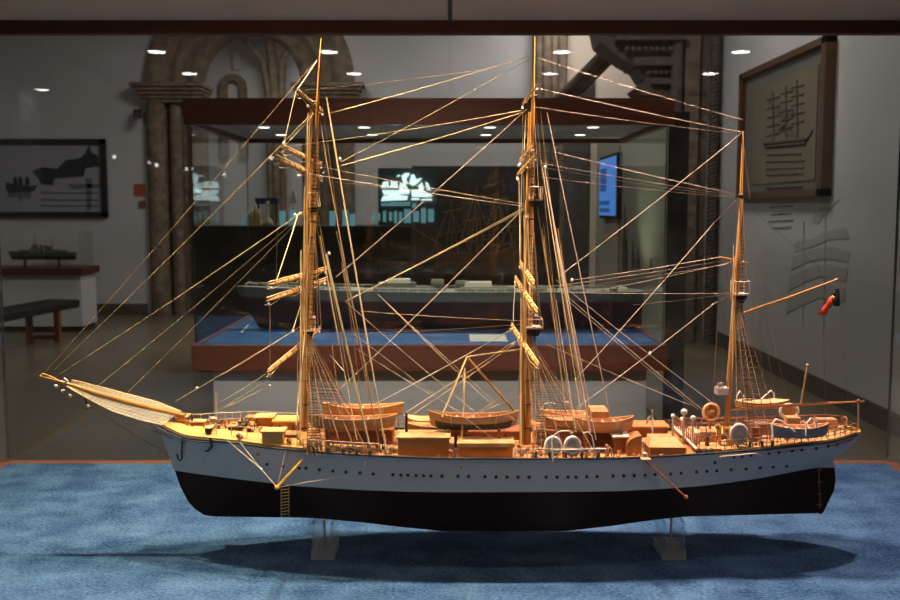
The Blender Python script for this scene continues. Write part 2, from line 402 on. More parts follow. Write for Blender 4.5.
def decal(pts, Y, m, parent, name, d=.006):
    return MB().prism([at(x, y, Y) for (x, y) in pts], (0, d, 0)).build(name, m, parent)
YD = YW-.04
decal([(6, 182), (12, 184), (30, 186), (37, 185), (34, 191), (10, 193), (6, 189)], YD, M['ph_dark'], t, 'rowing_boat_image')
for x in (15, 20, 27): decal([(x-2, 185), (x-1.5, 178), (x, 176), (x+2, 179), (x+2.5, 185)], YD, M['ph_dark'], t, 'rower_image')
decal([(8, 192), (31, 192), (30, 198), (24, 196), (21, 201), (17, 197), (8, 197)], YD, M['ph_mid'], t, 'reflection_image')
decal([(33, 171), (42, 167), (50, 168), (57, 169), (66, 160), (80, 158), (85, 154), (89, 145), (91, 152), (98, 156), (99, 166), (85, 168), (84, 176), (60, 178), (38, 178)], YD, M['ph_dark'], t, 'ship_image')
decal([(39, 178), (54, 178), (53, 185), (41, 184)], YD, M['ph_dark'], t, 'hull_image')
decal([(68, 184), (100, 184), (100, 187), (72, 189)], YD, M['ph_mid'], t, 'jetty_image')
decal([(86, 178), (92, 178), (91, 210), (87, 210)], YD, M['ph_mid'], t, 'mast_reflection_image')
for y in (192, 199, 205): decal([(40, y), (98, y+.5), (98, y+1.6), (40, y+1)], YD, M['ph_mid'], t, 'ripple_image', .004)
a = at(134.5, 195.5, YW); b = at(144.5, 184, YW)
M['orange'] = mat('orange_sign', (.55, .12, .05), .5)
t = thing('safety_sign', 'small orange and red sign on the far wall left of the arch', 'sign', ((a.x+b.x)/2, YW-.01, a.z))
MB().box2((a.x, YW-.02, a.z), (b.x, YW-.003, b.z)).build('plate', M['orange'], t)
mb = MB()
for k in (0.25, .5, .75): mb.box2((a.x+.02, YW-.024, a.z+(b.z-a.z)*k-.006), (b.x-.02, YW-.018, a.z+(b.z-a.z)*k+.006))
mb.build('stripes', M['house_d'], t)
a = at(140, 207, YW); b = at(145, 201, YW)
tag(MB().box2((a.x, YW-.04, a.z), (b.x, YW-.003, b.z)).build('alarm_button', M['house_d']), 'small dark red call box on the wall below the orange sign', 'alarm')
p = at(137.5, 114, YW-.15)
t = thing('security_camera', 'small dark camera on a bracket beside the arch capital', 'camera', p)
MB().box(p, (.1, .2, .09), rz=.4, rx=.3).build('camera_body', M['dark'], t)
MB().tube([p, (p.x+.01, YW-.003, p.z+.08)], .015).build('bracket', M['dark'], t)

# small case on the left
t = thing('wall_display_case', 'low white display cabinet with mahogany shelf and glass hood against the left wall', 'display case', (-6, 12.7, 0))
bx = -4.74; sx = -4.70
zs0 = at(50, 275, 12.4).z; zs1 = at(50, 268, 12.4).z; zg = at(50, 231, 12.4).z
MB().box2((-9.5, 12.42, .08), (bx, 12.95, zs0)).build('cabinet_body', M['wall'], t)
MB().box2((-9.5, 12.45, 0), (bx-.02, 12.93, .08)).build('kick_board', M['dark'], t)
MB().box2((-9.5, 12.36, zs0), (sx, 13.0, zs1)).build('shelf', M['case_red'], t)
MB().box2((-9.45, 12.42, zs1), (sx-.05, 12.43, zg)).build('front_pane', M['glass'], t)
MB().box2((sx-.06, 12.43, zs1), (sx-.05, 12.95, zg)).build('side_pane', M['glass'], t)
MB().box2((-9.45, 12.951, zs1), (sx-.05, 12.96, zg)).build('back_board', M['plinth'], t)

def loft(mb, secs, mi=0, smooth=True):
    n = len(secs[0]); vs = [v for s in secs for v in s]; fs = []
    for i in range(len(secs)-1):
        for j in range(n-1): fs.append((i*n+j, i*n+j+1, (i+1)*n+j+1, (i+1)*n+j))
    mb.add(vs, fs, mi, smooth)
def warship(name, label, x0, x1, yc, z0, hgt, beam, mats, group=None, detail=1, legs=0, sh_=None, split=.45):
    """bow at x0 (left)"""
    L = x1-x0; hull, low, deckm, sup, wh = mats
    t = thing(name, label, 'ship model', ((x0+x1)/2, yc, z0-legs), group)
    H0 = hgt
    def sec(u, zf0, zf1, rows):
        hb = beam/2*min(1, (u*3.2)**.7)*(1 if u < .85 else 1-(u-.85)*1.6)
        sh = H0*(1+.35*max(0, .45-u)**1.3)
        out = []
        for k in range(-rows, rows+1):
            s = abs(k)/rows; zf = zf0+(zf1-zf0)*s
            wd = hb*(min(1, (zf+.02))**.4); out.append(Vector((x0+L*u+(1-zf)*.06*L*max(0, 1-u*8), yc+math.copysign(wd, k) if k else yc, z0+sh*zf)))
        return out
    us = [0, .01, .03, .07, .13, .2, .3, .45, .6, .75, .88, .96, 1]
    mb = MB(); secs = []
    for u in us:
        s = sec(u, 0, split, 5); secs.append(s)
    loft(mb, secs); mb.add(secs[-1], [tuple(range(11))]); mb.build('underwater_hull', low, t)
    for side in (-1, 1):
        pass
    mb = MB(); secs = []
    for u in us:
        a = sec(u, split*.9, 1, 10); secs.append(a[:10])
    loft(mb, secs)
    secs2 = [sec(u, split*.9, 1, 10)[11:] for u in us]; loft(mb, secs2)
    last = secs[-1]+secs2[-1]; mb.add(last, [tuple(range(len(last)))])
    mb.build('upper_hull', hull, t)
    mb = MB(); vs = []
    for a, b in zip(secs, secs2): vs += [a[0], b[-1]]
    mb.add(vs, [(2*i, 2*i+1, 2*i+3, 2*i+2) for i in range(len(us)-1)]); mb.build('deck', deckm, t)
    zd = z0+hgt; hull_h = hgt; hgt = sh_ or hgt
    for (u, w_, h, d, m) in ((.42, .16, .4, .7, sup), (.40, .10, .75, .55, sup), (.405, .06, 1.05, .45, wh), (.62, .14, .4, .65, sup), (.60, .07, .8, .4, wh), (.75, .07, .35, .5, sup)):
        MB().box((x0+L*u, yc, zd+hgt*h/2-.002), (L*w_, beam*d, hgt*h), taper=.92).build('superstructure', m, t)
    for u in (.2, .28, .84):
        mb = MB(); c = (x0+L*u, yc, zd)
        g = mb.lathe(c, [(beam*.26, 0), (beam*.26, hgt*.16), (beam*.2, hgt*.3)], 12)
        dirn = -1 if u < .5 else 1
        tr = mb.build('gun_turret', sup, t)
        for dy in (-.05, .05): MB().tube([(c[0], yc+beam*dy, zd+hgt*.2), (c[0]+dirn*L*.05, yc+beam*dy, zd+hgt*.28)], hgt*.03).build('gun_barrel', sup, tr)
    for u, h in ((.5, .95), (.56, .85)):
        MB().lathe((x0+L*u, yc, zd), [(beam*.12, 0), (beam*.11, hgt*h), (beam*.09, hgt*h*1.05)], 14, sx=1.5).build('funnel', sup, t)
    for u, h in ((.41, 2.3), (.66, 1.7)):
        mb = MB(); c = Vector((x0+L*u, yc, zd))
        mb.tube([c, c+Vector((0, 0, hgt*h))], [hgt*.05, hgt*.02]); mb.tube([c+Vector((0, -beam*.3, hgt*h*.75)), c+Vector((0, beam*.3, hgt*h*.75))], hgt*.02)
        mb.tube([c+Vector((-L*.02, 0, 0)), c+Vector((0, 0, hgt*h*.7))], hgt*.025); mb.tube([c+Vector((-L*.012, 0, hgt*h*.85)), c+Vector((L*.012, 0, hgt*h*.85))], hgt*.02)
        mb.build('lattice_mast', sup, t)
    if sh_:
        rs = random.Random(3)
        for k in range(34):
            u = .1+.86*rs.random(); wd_ = beam*.38*min(1, (u*3.2)**.7)
            MB().box((x0+L*u, yc+rs.uniform(-.8, .6)*wd_, zd+hgt*.12), (L*rs.uniform(.006, .022), beam*.1, hgt*rs.uniform(.2, .55)), taper=.9).build('deck_fitting', rs.choice((wh, wh, sup, low)), t)
        mb = MB()
        for side in (-1, 1):
            P = []
            for k in range(41):
                u = .03+.94*k/40; q = sec(u, 0, 1, 10)[0 if side < 0 else -1]; P.append(q+Vector((0, 0, .022))); mb.tube([q-Vector((0, 0, .002)), q+Vector((0, 0, .022))], .0016, 4)
            mb.tube(P, .0016, 4)
        mb.build('deck_railing', wh, t)
    if legs:
        for u in (.25, .75): MB().box((x0+L*u, yc, z0-legs/2+.01), (L*.02, beam*.3, legs+.02)).build('stand_post', M['black'], t)
    return t
M['wg'] = mat('warship_grey', (.11, .108, .08), .6); M['wl'] = mat('warship_light', (.65, .62, .48), .6); M['wd'] = mat('warship_deck', (.24, .23, .18), .7)
M['maroon'] = mat('maroon', (.035, .010, .010), .6); M['olive'] = mat('olive_grey', (.11, .12, .09), .7)
a = at(8, 262, 12.7); b = at(76, 262, 12.7)
warship('warship_model', 'small dark grey warship model under glass on the mahogany shelf at left', a.x, b.x, 12.7, zs1+.09, .10, .13, (M['olive'], M['black'], M['olive'], M['olive'], M['wg']), legs=.09)
# bench
t = thing('bench', 'long black padded bench with dark wooden frame legs on the stone floor at left', 'bench', (-5.02, 10, 0))
mb = MB(); mb.box((-5.07, 10.05, .42), (.43, 4.0, .10), rz=-.13); o = mb.build('seat_cushion', M['black'], t)
bv = o.modifiers.new('bevel', 'BEVEL'); bv.width = .02; bv.segments = 2
for y in (11.55, 8.2):
    mb = MB()
    cx_ = -5.07+(y-10.05)*.13
    for x in (-.17, .17): mb.box2((cx_+x-.03, y-.04, 0), (cx_+x+.03, y+.04, .37))
    mb.box2((cx_-.17, y-.035, .03), (cx_+.17, y+.035, .08)); mb.build('leg_frame', M['house_d'], t)

# ------------------------------------------------------------ right wall: framed print, mural, reflected text strokes
XR = 3.15
def on_wall(px, py, off=0):
    X = XR-off; d = at(px, py, 1.0); t_ = X/d.x; return Vector((X, t_, EYE+(d.z-EYE)*t_))
fa = on_wall(830, 38, .06); fb = on_wall(742, 72, .06)
y0, y1 = fa.y, fb.y; zt = (fa.z+fb.z)/2; zb = (on_wall(828, 197).z+on_wall(744, 198).z)/2
M['fr'] = mat('frame_wood', (.11, .05, .02), .4); M['paper'] = mat('aged_paper', (.20, .165, .115), .5, noise=.1, nscale=4); M['mount'] = mat('mount_grey', (.16, .155, .13), .6)
M['ink'] = mat('faded_ink', (.09, .07, .05), .8); M['ink2'] = mat('mural_grey', (.47, .46, .45), .9); M['ink3'] = mat('reflected_text_grey', (.42, .40, .36), .9)
t = thing('framed_ship_print', 'tall brown framed print of a sailing ship on the right wall', 'picture', (XR-.02, (y0+y1)/2, zb))
mb = MB(); wv = .10
mb.box2((XR-.09, y0, zb), (XR-.002, y0+wv, zt)); mb.box2((XR-.09, y1-wv, zb), (XR-.002, y1, zt))
mb.box2((XR-.09, y0, zb), (XR-.002, y1, zb+wv*.6)); mb.box2((XR-.09, y0, zt-wv*.6), (XR-.002, y1, zt)); mb.build('frame', M['fr'], t)
MB().box2((XR-.04, y0+.05, zb+.05), (XR-.004, y1-.05, zt-.05)).build('mount', M['mount'], t)
MB().box2((XR-.05, y0+.26, zb+.14), (XR-.042, y1-.42, zt-.2)).build('paper', M['paper'], t)
mb = MB()
def wl(a, b, r=.006, off=.053): mb.tube([on_wall(*a, off), on_wall(*b, off)], r, 4)
for (x, yt) in ((773, 92), (786, 86), (797, 80)):
    wl((x, yt), (x+1, 143), .011)
    for k in range(5): wl((x-6, yt+8+k*9), (x+7, yt+5+k*9), .008)
for k in range(9): wl((766+k*4, 100+k*1.5), (800-k*3, 140-k), .004)
wl((764, 144), (808, 139), .02); wl((766, 147), (806, 143), .02); wl((808, 139), (813, 130), .008)
mb.build('ship_drawing', M['ink'], t)
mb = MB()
for k, y in enumerate((155, 162, 169, 175, 188)):  # strokes imitate a text panel's reflection, painted onto the print
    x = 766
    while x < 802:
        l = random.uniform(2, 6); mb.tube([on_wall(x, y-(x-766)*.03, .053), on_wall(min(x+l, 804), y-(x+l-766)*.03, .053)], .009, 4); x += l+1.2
    mb.build('print_reflection_line', M['ink'], t); mb = MB()
t = thing('wall_text_reflection', 'reflection of a text panel painted as faint grey strokes beneath the framed print', 'text', (XR-.003, 9, 1.5))
for y in (207, 214, 221, 228):  # reflected panel text put on the wall as grey strokes
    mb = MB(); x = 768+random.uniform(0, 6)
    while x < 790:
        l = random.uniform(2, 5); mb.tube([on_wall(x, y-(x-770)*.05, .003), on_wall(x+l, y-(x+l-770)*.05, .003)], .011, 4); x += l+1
    mb.build('wall_reflection_line', M['ink3'], t)
t = thing('wall_mural', 'pale grey printed silhouette of a ship under full sail on the right wall', 'mural', (XR-.003, 7.8, .8))
def sail(p): MB().prism([on_wall(x, y, .002) for x, y in p], (-.003, 0, 0)).build('sail', M['ink2'], t)
sail([(812, 222), (816, 211), (828, 203), (840, 199), (826, 212), (818, 224)])
sail([(794, 252), (796, 241), (815, 238), (822, 232), (846, 228), (850, 238), (828, 240), (812, 247), (800, 250)])
sail([(791, 271), (793, 257), (812, 250), (830, 246), (850, 252), (848, 262), (825, 258), (805, 263)])
sail([(788, 292), (790, 276), (806, 268), (826, 264), (848, 268), (846, 282), (822, 276), (802, 283)])
sail([(786, 314), (788, 298), (804, 290), (826, 284), (846, 288), (844, 302), (820, 298), (800, 306)])
mb = MB(); mb.tube([on_wall(804, 222, .004), on_wall(803, 330, .004)], .008, 4); mb.tube([on_wall(826, 205, .004), on_wall(824, 330, .004)], .008, 4); mb.build('mast_line', M['ink2'], t)

# ------------------------------------------------------------ display case in the background
def display_case(label, x0, x1, y0, y1, rim_h, top_b, top_h, m_wood, front_drop=.15, plinth_in=.14, divider=None, ceil=None):
    zc = EYE-.807
    t = thing('display_case', label, 'display case', ((x0+x1)/2, (y0+y1)/2, 0))
    g = .008
    MB().box2((x0+.01, y0+.01, zc-.02), (x1-.01, y1-.01, zc)).build('carpet', M['carpet'], t)
    for nm, a, b in (('bottom_rail', (x0-.02, y0-.02, zc-front_drop), (x1+.02, y0+.012, zc+rim_h)), ('bottom_rail', (x0-.02, y1-.012, zc-front_drop), (x1+.02, y1+.02, zc+rim_h)),
                     ('bottom_rail', (x0-.02, y0+.012, zc-front_drop), (x0+.012, y1-.012, zc+rim_h)), ('bottom_rail', (x1-.012, y0+.012, zc-front_drop), (x1+.02, y1-.012, zc+rim_h))):
        MB().box2(a, b).build(nm, m_wood[0], t)
    MB().box2((x0+plinth_in, y0+plinth_in, 0), (x1-plinth_in, y1-plinth_in, zc-.021)).build('plinth', M['plinth'], t)
    z1 = EYE+top_b; zh = z1+top_h
    MB().box2((x0, y0, zc+rim_h), (x1, y0+g, z1)).build('front_pane', M['glass'], t)
    MB().box2((x0, y1-g, zc+rim_h), (x1, y1, z1)).build('back_pane', M['glass'], t)
    MB().box2((x0, y0+g, zc+rim_h), (x0+g, y1-g, z1)).build('side_pane', M['glass'], t)
    MB().box2((x1-g, y0+g, zc+rim_h), (x1, y1-g, z1)).build('side_pane', M['glass'], t)
    for nm, a, b in (('top_rail', (x0-.03, y0-.03, z1), (x1+.03, y0+.015, zh)), ('top_rail', (x0-.03, y1-.015, z1), (x1+.03, y1+.03, zh)),
                     ('top_rail', (x0-.03, y0+.015, z1), (x0+.015, y1-.015, zh)), ('top_rail', (x1-.015, y0+.015, z1), (x1+.03, y1-.015, zh))):
        MB().box2(a, b).build(nm, m_wood[1], t)
    zc_ = zh-.006 if ceil is None else EYE+ceil
    MB().box2((x0+.015, y0+.015, zc_), (x1-.015, y1-.015, zh-.001)).build('ceiling_panel', M['cream'], t)
    for (x, y) in ((x0+.004, y0+.004), (x1-.004, y0+.004), (x0+.004, y1-.004), (x1-.004, y1-.004)):
        MB().box((x, y, (zc+z1)/2), (.006, .006, z1-zc-.03)).build('corner_seam', M['seam'], t)
    if divider: MB().box2((-.006, y0+.1, zh-.014), (.006, y1-.02, zh-.004)).build('ceiling_joint', M['seam'], t)
    return t
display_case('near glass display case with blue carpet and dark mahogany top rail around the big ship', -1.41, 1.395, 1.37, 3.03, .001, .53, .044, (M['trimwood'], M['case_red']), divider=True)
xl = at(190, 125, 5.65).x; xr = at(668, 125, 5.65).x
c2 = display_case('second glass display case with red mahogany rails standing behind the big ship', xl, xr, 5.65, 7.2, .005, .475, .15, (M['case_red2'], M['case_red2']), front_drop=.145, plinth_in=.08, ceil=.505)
rows = ('front', 'rear')
for j, y in enumerate((6.17, 6.8)):
    for i, x in enumerate((-1.17, -.54, .25, .9)):
        nm = ('leftmost', 'second from left', 'third from left', 'rightmost')[i]
        z = EYE+.62; z = EYE+.505+.122
        t = thing('case_downlight', 'small round lamp in the far case ceiling, %s of the %s row' % (nm, rows[j]), 'lamp', (x, y, z-.16), 'lamps in the far case ceiling')
        MB().lathe((x, y, z-.125), [(.036, 0), (.036, .006)], 16).build('bulb_face', M['lamp2'], t)
        MB().lathe((x, y, z-.123), [(.037, 0), (.048, 0), (.048, .002), (.037, .002)], 16).build('housing', M['white'], t)
ZC = EYE-.807
a = at(233, 300, 6.3).x; b = at(642, 300, 6.3).x
warship('warship_model', 'long pale grey warship model with maroon bottom inside the far display case', a, b, 6.35, ZC+.012, .255, .26,
        (M['wg'], M['maroon'], M['wd'], M['wg'], M['wl']), legs=.012, sh_=.075, split=.80)
# small boats inside far case
def flat_card(name, label, cat, px0, px1, py0, py1, m, th=.004, rz=0):
    a = at_z(px0, py1, ZC); b = at_z(px1, py0, ZC)
    o = MB().box(((a.x+b.x)/2, (a.y+b.y)/2, ZC+th/2), (abs(b.x-a.x), abs(b.y-a.y), th), rz=rz).build(name, m)
    return tag(o, label, cat)
flat_card('caption_card', 'white caption card lying on the blue carpet at the left of the far case', 'card', 237, 252, 325, 333, M['cardw'], rz=.1)
flat_card('caption_board', 'wide pale caption board at the front of the far case right of the middle', 'card', 470, 505, 335, 342, M['cardw'])
# ------------------------------------------------------------ behind the far case
# partition with lit panel and screen
M['lit'] = mat('pale_green_panel', (.52, .50, .42), .8); M['towers'] = mat('tower_print', (.10, .09, .06), .8)
M['screen'] = mat('blue_screen', (.02, .05, .1), .4, emit=((.07, .23, .72), 1.0)); M['scr2'] = mat('screen_dark_blue', (.01, .02, .05), .4, emit=((.02, .07, .25), 1.0))
XP = 1.56
t = thing('exhibition_partition', 'pale lit exhibition partition with tower prints right of the far case', 'partition', (XP, 8.5, 0))
MB().box2((XP, 7.0, .02), (XP+.1, 10.4, 2.28)).build('board', M['lit'], t)
MB().box2((XP-.004, 6.97, 0), (XP+.14, 7.0, 2.28)).build('end_trim', M['dark'], t)
def onp(px, py, off=0):
    X = XP-off; d = at(px, py, 1.0); s = X/d.x; return Vector((X, s, EYE+(d.z-EYE)*s))
for (x, yt, yb, w_) in ((625, 204, 272, 2.6), (633, 240, 268, 1.6), (638, 248, 268, 1.6), (651, 258, 272, 1.2)):
    MB().prism([onp(*p, .004) for p in ((x-w_, yb), (x+w_, yb), (x+w_*.9, yt+(yb-yt)*.55), (x+w_*.35, yt+(yb-yt)*.4), (x+.2, yt), (x-.2, yt), (x-w_*.35, yt+(yb-yt)*.4), (x-w_*.9, yt+(yb-yt)*.55))], (-.003, 0, 0)).build('tower_print', M['towers'], t)
a = onp(598.5, 218, .056); b = onp(616.5, 152, .056)
t = thing('video_screen', 'glowing blue video screen on the partition behind the far case', 'screen', (XP-.03, (a.y+b.y)/2, a.z))
MB().box2((XP-.05, b.y, a.z), (XP-.002, a.y, b.z)).build('bezel', M['black'], t)
MB().box2((XP-.056, b.y+.03, a.z+.03), (XP-.05, a.y-.03, b.z-.03)).build('display', M['screen'], t)
MB().box2((XP-.06, b.y+.35, a.z+.06), (XP-.056, a.y-.08, a.z+.1)).build('caption_bar', M['scr2'], t)
MB().box2((XP-.06, b.y+.35, a.z+.13), (XP-.056, a.y-.08, a.z+.17)).build('caption_bar', M['scr2'], t)
MB().box2((XP-.059, b.y+.55, a.z+.26), (XP-.056, a.y-.1, b.z-.12)).build('picture_area', M['scr2'], t)
# dark partition
a = at(412, 166, 10.6); b = at(560, 166, 10.6)
tag(MB().box2((a.x, 10.6, 0), (b.x, 10.75, a.z)).build('dark_partition', M['dark']), 'near black exhibition wall behind the middle of the far case', 'partition')
a = at(568, 100, 10.9); b = at(594, 100, 10.9)
mb = MB(); mb.tube([((a.x+b.x)/2, 11.1, 0), ((a.x+b.x)/2, 11.1, 2.75)], (b.x-a.x)/2, 16)
M['purple_stone'] = mat('dark_column_stone', (.14, .12, .12), .8, noise=.2, nscale=9)  # dark grey stone tone with slight mottling
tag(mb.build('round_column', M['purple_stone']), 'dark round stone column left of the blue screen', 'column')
# low dark cabinet with models
a = at(192, 226, 9.4); b = at(411, 226, 9.4)
tag(MB().box2((a.x, 9.4, 0), (b.x, 10.2, a.z)).build('exhibit_cabinet', M['dark']), 'long dark exhibit cabinet behind the left of the far case', 'cabinet')
zt2 = a.z
M['cyan'] = mat('cyan_glow', (.1, .2, .25), .4, emit=((.13, .32, .38), .8)); M['lit_white'] = mat('backlit_white', (.8, .9, .9), .4, emit=((.75, .93, 1), 1.5))
M['gold_model'] = mat('gilt', (.75, .6, .28), .5); M['blue_board'] = mat('blue_board', (.03, .04, .15), .6)
M['bwood'] = mat('dark_brown_model', (.22, .12, .06), .6, noise=.3, nscale=15)
# backlit arched panel
t = thing('backlit_panel', 'glowing white arched relief panel behind the far case', 'lit panel', at(406, 208, 9.6))
YL = 9.7
for poly in ([(381, 188), (383, 182), (388, 181), (389, 188)], [(390, 188), (391, 181), (397, 182), (398, 188)], [(399, 187), (400, 183), (405, 184), (409, 190), (400, 192)],
             [(382, 190), (410, 190), (409, 194), (384, 195)], [(383, 196), (395, 194), (408, 196), (407, 200), (381, 201)], [(401, 176), (405, 173), (410, 173), (408, 177), (403, 180)],
             [(402, 179), (406, 178), (408, 184), (404, 184)], [(411, 175), (414, 174), (416, 179), (422, 178), (419, 182), (413, 186), (409, 184)], [(418, 186), (422, 182), (424, 189), (420, 192)],
             [(411, 190), (422, 189), (426, 192), (433, 195), (431, 197), (412, 197)], [(425, 182), (428, 183), (431, 191), (427, 190)], [(412, 198), (420, 198), (419, 200), (411, 200)], [(421, 199), (432, 199), (432, 200.5), (421, 200.5)], [(396, 176), (400, 174.5), (399, 177)]):
    decal(poly, YL, M['lit_white'], t, 'light_shape', .02)
M['tealdim'] = mat('dim_teal_board', (.05, .08, .09), .6)
MB().box2((at(378, 209, 9.72).x, 9.735, zt2), (at(436, 209, 9.72).x, 9.76, at(400, 168, 9.72).z)).build('back_board', M['tealdim'], t)
for (x0, x1, y0_, y1_) in ((381, 392, 203, 206), (390, 410, 202, 206), (412, 416, 203, 208), (372, 375, 212, 222), (378, 380, 213, 221), (383, 386, 211, 222), (389, 392, 212, 221), (394, 397, 211, 223), (399, 402, 212, 222), (404, 411, 209, 223), (413, 419, 211, 222), (421, 426, 208, 223), (428, 434, 209, 222)):
    decal([(x0, y0_), (x1, y0_), (x1, y1_), (x0, y1_)], 9.37, M['cyan'], t, 'teal_reflection_strip', .02)  # emissive strips stand in for the cyan reflection on the cabinet
# row of little pale boxes/teal windows further left
for k, (x, y) in enumerate(((282, 214), (292, 213), (332, 214), (345, 213), (352, 217))):
    a = at(x-2.5, y+9, 9.5); b = at(x+2.5, y-3, 9.5)
    tag(MB().box2((a.x, 9.5, zt2), (b.x, 9.56, b.z)).build('lit_tile', M['cyan']), 'dim teal lit tile standing on top of the long dark cabinet', 'lit tile', 'dim teal tiles on the dark cabinet')
# gilt crown-like model and white sail model
p = at(254, 226, 9.6); zt3 = zt2
t = thing('gilt_model', 'pale gilt crown shaped model on the dark cabinet left of the fore mast', 'model', (p.x, 9.6, zt3))
mb = MB(); mb.box((p.x, 9.6, zt3+.03), (.14, .1, .06)); mb.build('base', M['gold_model'], t)
for dx, h in ((-.05, .12), (-.02, .16), (.02, .24), (.05, .15)): MB().lathe((p.x+dx, 9.6, zt3+.06), [(.025, 0), (.018, h*.4), (.003, h*.7)], 8).build('spire', M['gold_model'], t)
p = at(268, 226, 9.6)
t = thing('white_sail_model', 'slim white bell shaped model on the dark cabinet right of the gilt one', 'model', (p.x, 9.6, zt3))
MB().lathe((p.x, 9.6, zt3), [(.06, 0), (.05, .04), (.015, .09), (.01, .2), (.02, .24)], 10).build('body', M['wl'], t)
p = at(293, 203, 9.6); q = at(293, 190, 9.6)
t = thing('pennant_model', 'tiny pale triangular sail model standing left of the fore mast', 'model', (p.x, 9.6, zt3))
MB().prism([(p.x-.04, 9.6, p.z), (p.x+.04, 9.6, p.z), (p.x+.01, 9.6, q.z)], (0, .02, 0)).build('sail', M['wl'], t)
MB().tube([(p.x, 9.61, zt3), (p.x, 9.61, q.z)], .006).build('pole', M['wl'], t)
a = at(255, 204, 9.9); b = at(279, 198, 9.9)
t = thing('hanging_board', 'dark blue board standing on the cabinet behind the gilt model', 'board', ((a.x+b.x)/2, 9.9, zt3))
MB().box2((a.x, 9.9, a.z), (b.x, 9.93, b.z)).build('panel', M['blue_board'], t); MB().tube([(a.x+.03, 9.92, zt3), (a.x+.03, 9.92, a.z)], .01).build('post', M['dark'], t); MB().tube([(b.x-.03, 9.92, zt3), (b.x-.03, 9.92, a.z)], .01).build('post', M['dark'], t)
# brown sailing model behind
p = at(478, 300, 9.0)
t = thing('sailing_ship_model', 'dim brown wooden sailing ship model on a plinth behind the far case', 'ship model', (p.x, 9.0, 0))
MB().box2((at(432, 300, 8.8).x, 8.75, 0), (at(525, 300, 8.8).x, 9.25, .85)).build('plinth', M['dark'], t)
hx0 = at(436, 300, 9).x; hx1 = at(524, 300, 9).x; mb = MB(); secs = []
for i in range(13):
    u = i/12; hb = .10*math.sin(math.pi*min(1, .08+u*.62+.15)); sh = .30+.10*(abs(u-.45)*2)**2
    secs.append([Vector((hx0+(hx1-hx0)*u, 9+math.copysign(hb*min(1, abs(k)/2.2), k) if k else 9, .87+sh*abs(k)/4)) for k in range(-4, 5)])
loft(mb, secs); mb.build('hull', M['bwood'], t)
mb = MB(); mb.add([v for s in secs for v in (s[1], s[-2])], [(2*i, 2*i+1, 2*i+3, 2*i+2) for i in range(12)]); mb.build('deck', M['bwood'], t)
for x, yt in ((452, 200), (477, 186), (498, 190), (515, 215)):
    b0 = at(x, 280, 9); b1 = at(x, yt, 9); mm = MB().tube([(b0.x, 9, 1.05), (b0.x, 9, b1.z)], [.014, .006]).build('mast', M['bwood'], t)
    for k in range(3):
        z = b1.z-.1-.2*k
        MB().tube([(b0.x-.09-.03*k, 8.95, z-.02), (b0.x+.09+.03*k, 8.95, z+.02)], .008).build('yard', M['bwood'], mm)
    for k in range(4): MB().tube([(b0.x, 9, b1.z-.04*k), (b0.x-.2+.13*k, 8.93, 1.15)], .003, 4).build('stay', M['rope_b'], mm)
MB().tube([(hx0+.05, 9, 1.25), (hx0-.22, 9, 1.42)], [.012, .005]).build('bowsprit', M['bwood'], t)

# ------------------------------------------------------------ THE SHIP
SY = 2.2; ZWL = EYE-.612; ZK = EYE-.714
ship = thing('sailing_ship_model', 'large three masted sailing ship model with grey and black hull on the blue carpet', 'ship model', (0, SY, ZK))
def interp(tb, x):
    if x <= tb[0][0]: return tb[0][1]
    for (a, b) in zip(tb, tb[1:]):
        if x <= b[0]:
            s = (x-a[0])/(b[0]-a[0]); return a[1]+(b[1]-a[1])*s
    return tb[-1][1]
HB = [(157, .003), (165, .018), (180, .042), (200, .064), (240, .092), (300, .118), (400, .135), (500, .138), (600, .134), (700, .121), (760, .106), (800, .095), (825, .083), (842, .066), (852, .047), (858, .026), (860, .006)]
HW = [(170, .001), (178, .003), (200, .018), (240, .047), (300, .086), (360, .112), (420, .125), (600, .125), (680, .104), (740, .066), (780, .036), (805, .014), (820, .005), (860, .001)]
SHEER = [(157, 423), (165, 429), (180, 436), (189, 438.7), (211, 440.7), (243, 444), (268, 448), (300, 451), (350, 454.7), (400, 457), (450, 459), (570, 459), (620, 458.5), (670, 456.3), (720, 453), (770, 449), (830, 442.4), (842, 439.3), (855, 435), (860, 432)]
BOT = [(157, 424), (160, 432), (165, 444), (171, 460), (175, 471), (180, 487), (187, 501), (194, 509), (203, 515), (212, 516.5), (819, 513)]
CNT = [(820, 465.5), (824, 463.5), (832, 459), (843, 451), (852, 443), (857, 437), (860, 433)]
st = [157, 158.5, 160.5, 163, 166, 170, 175, 180, 187, 194, 203, 215, 230, 250, 275, 300, 330, 365, 400, 440, 500, 560, 610, 650, 690, 720, 750, 775, 795, 805, 812, 819, 820.2, 824, 828, 833, 840, 847, 853, 857, 859, 860]
def sheer_pt(px):
    hb = interp(HB, px); p = at(px, interp(SHEER, px), SY-hb); return p, hb
STN = []
for pc in st:
    Xc = at(pc, 462, SY).x; px = pc
    for _ in range(20):
        e_ = sheer_pt(px)[0].x-Xc; px -= e_*F/2.3
    p, hb = sheer_pt(px)
    zb = (at(pc, interp(BOT, pc), SY).z if pc < 820 else at(pc, interp(CNT, pc), SY).z)
    if 212 <= pc < 820: zb = EYE+interp([(212, -.7145), (300, -.717), (400, -.721), (460, -.7225), (560, -.7225), (620, -.720), (680, -.715), (820, -.7065)], pc)
    zb = min(zb, p.z-.001)
    STN.append((Xc, hb, interp(HW, pc), zb, p.z, pc))
NA, NB = 7, 6
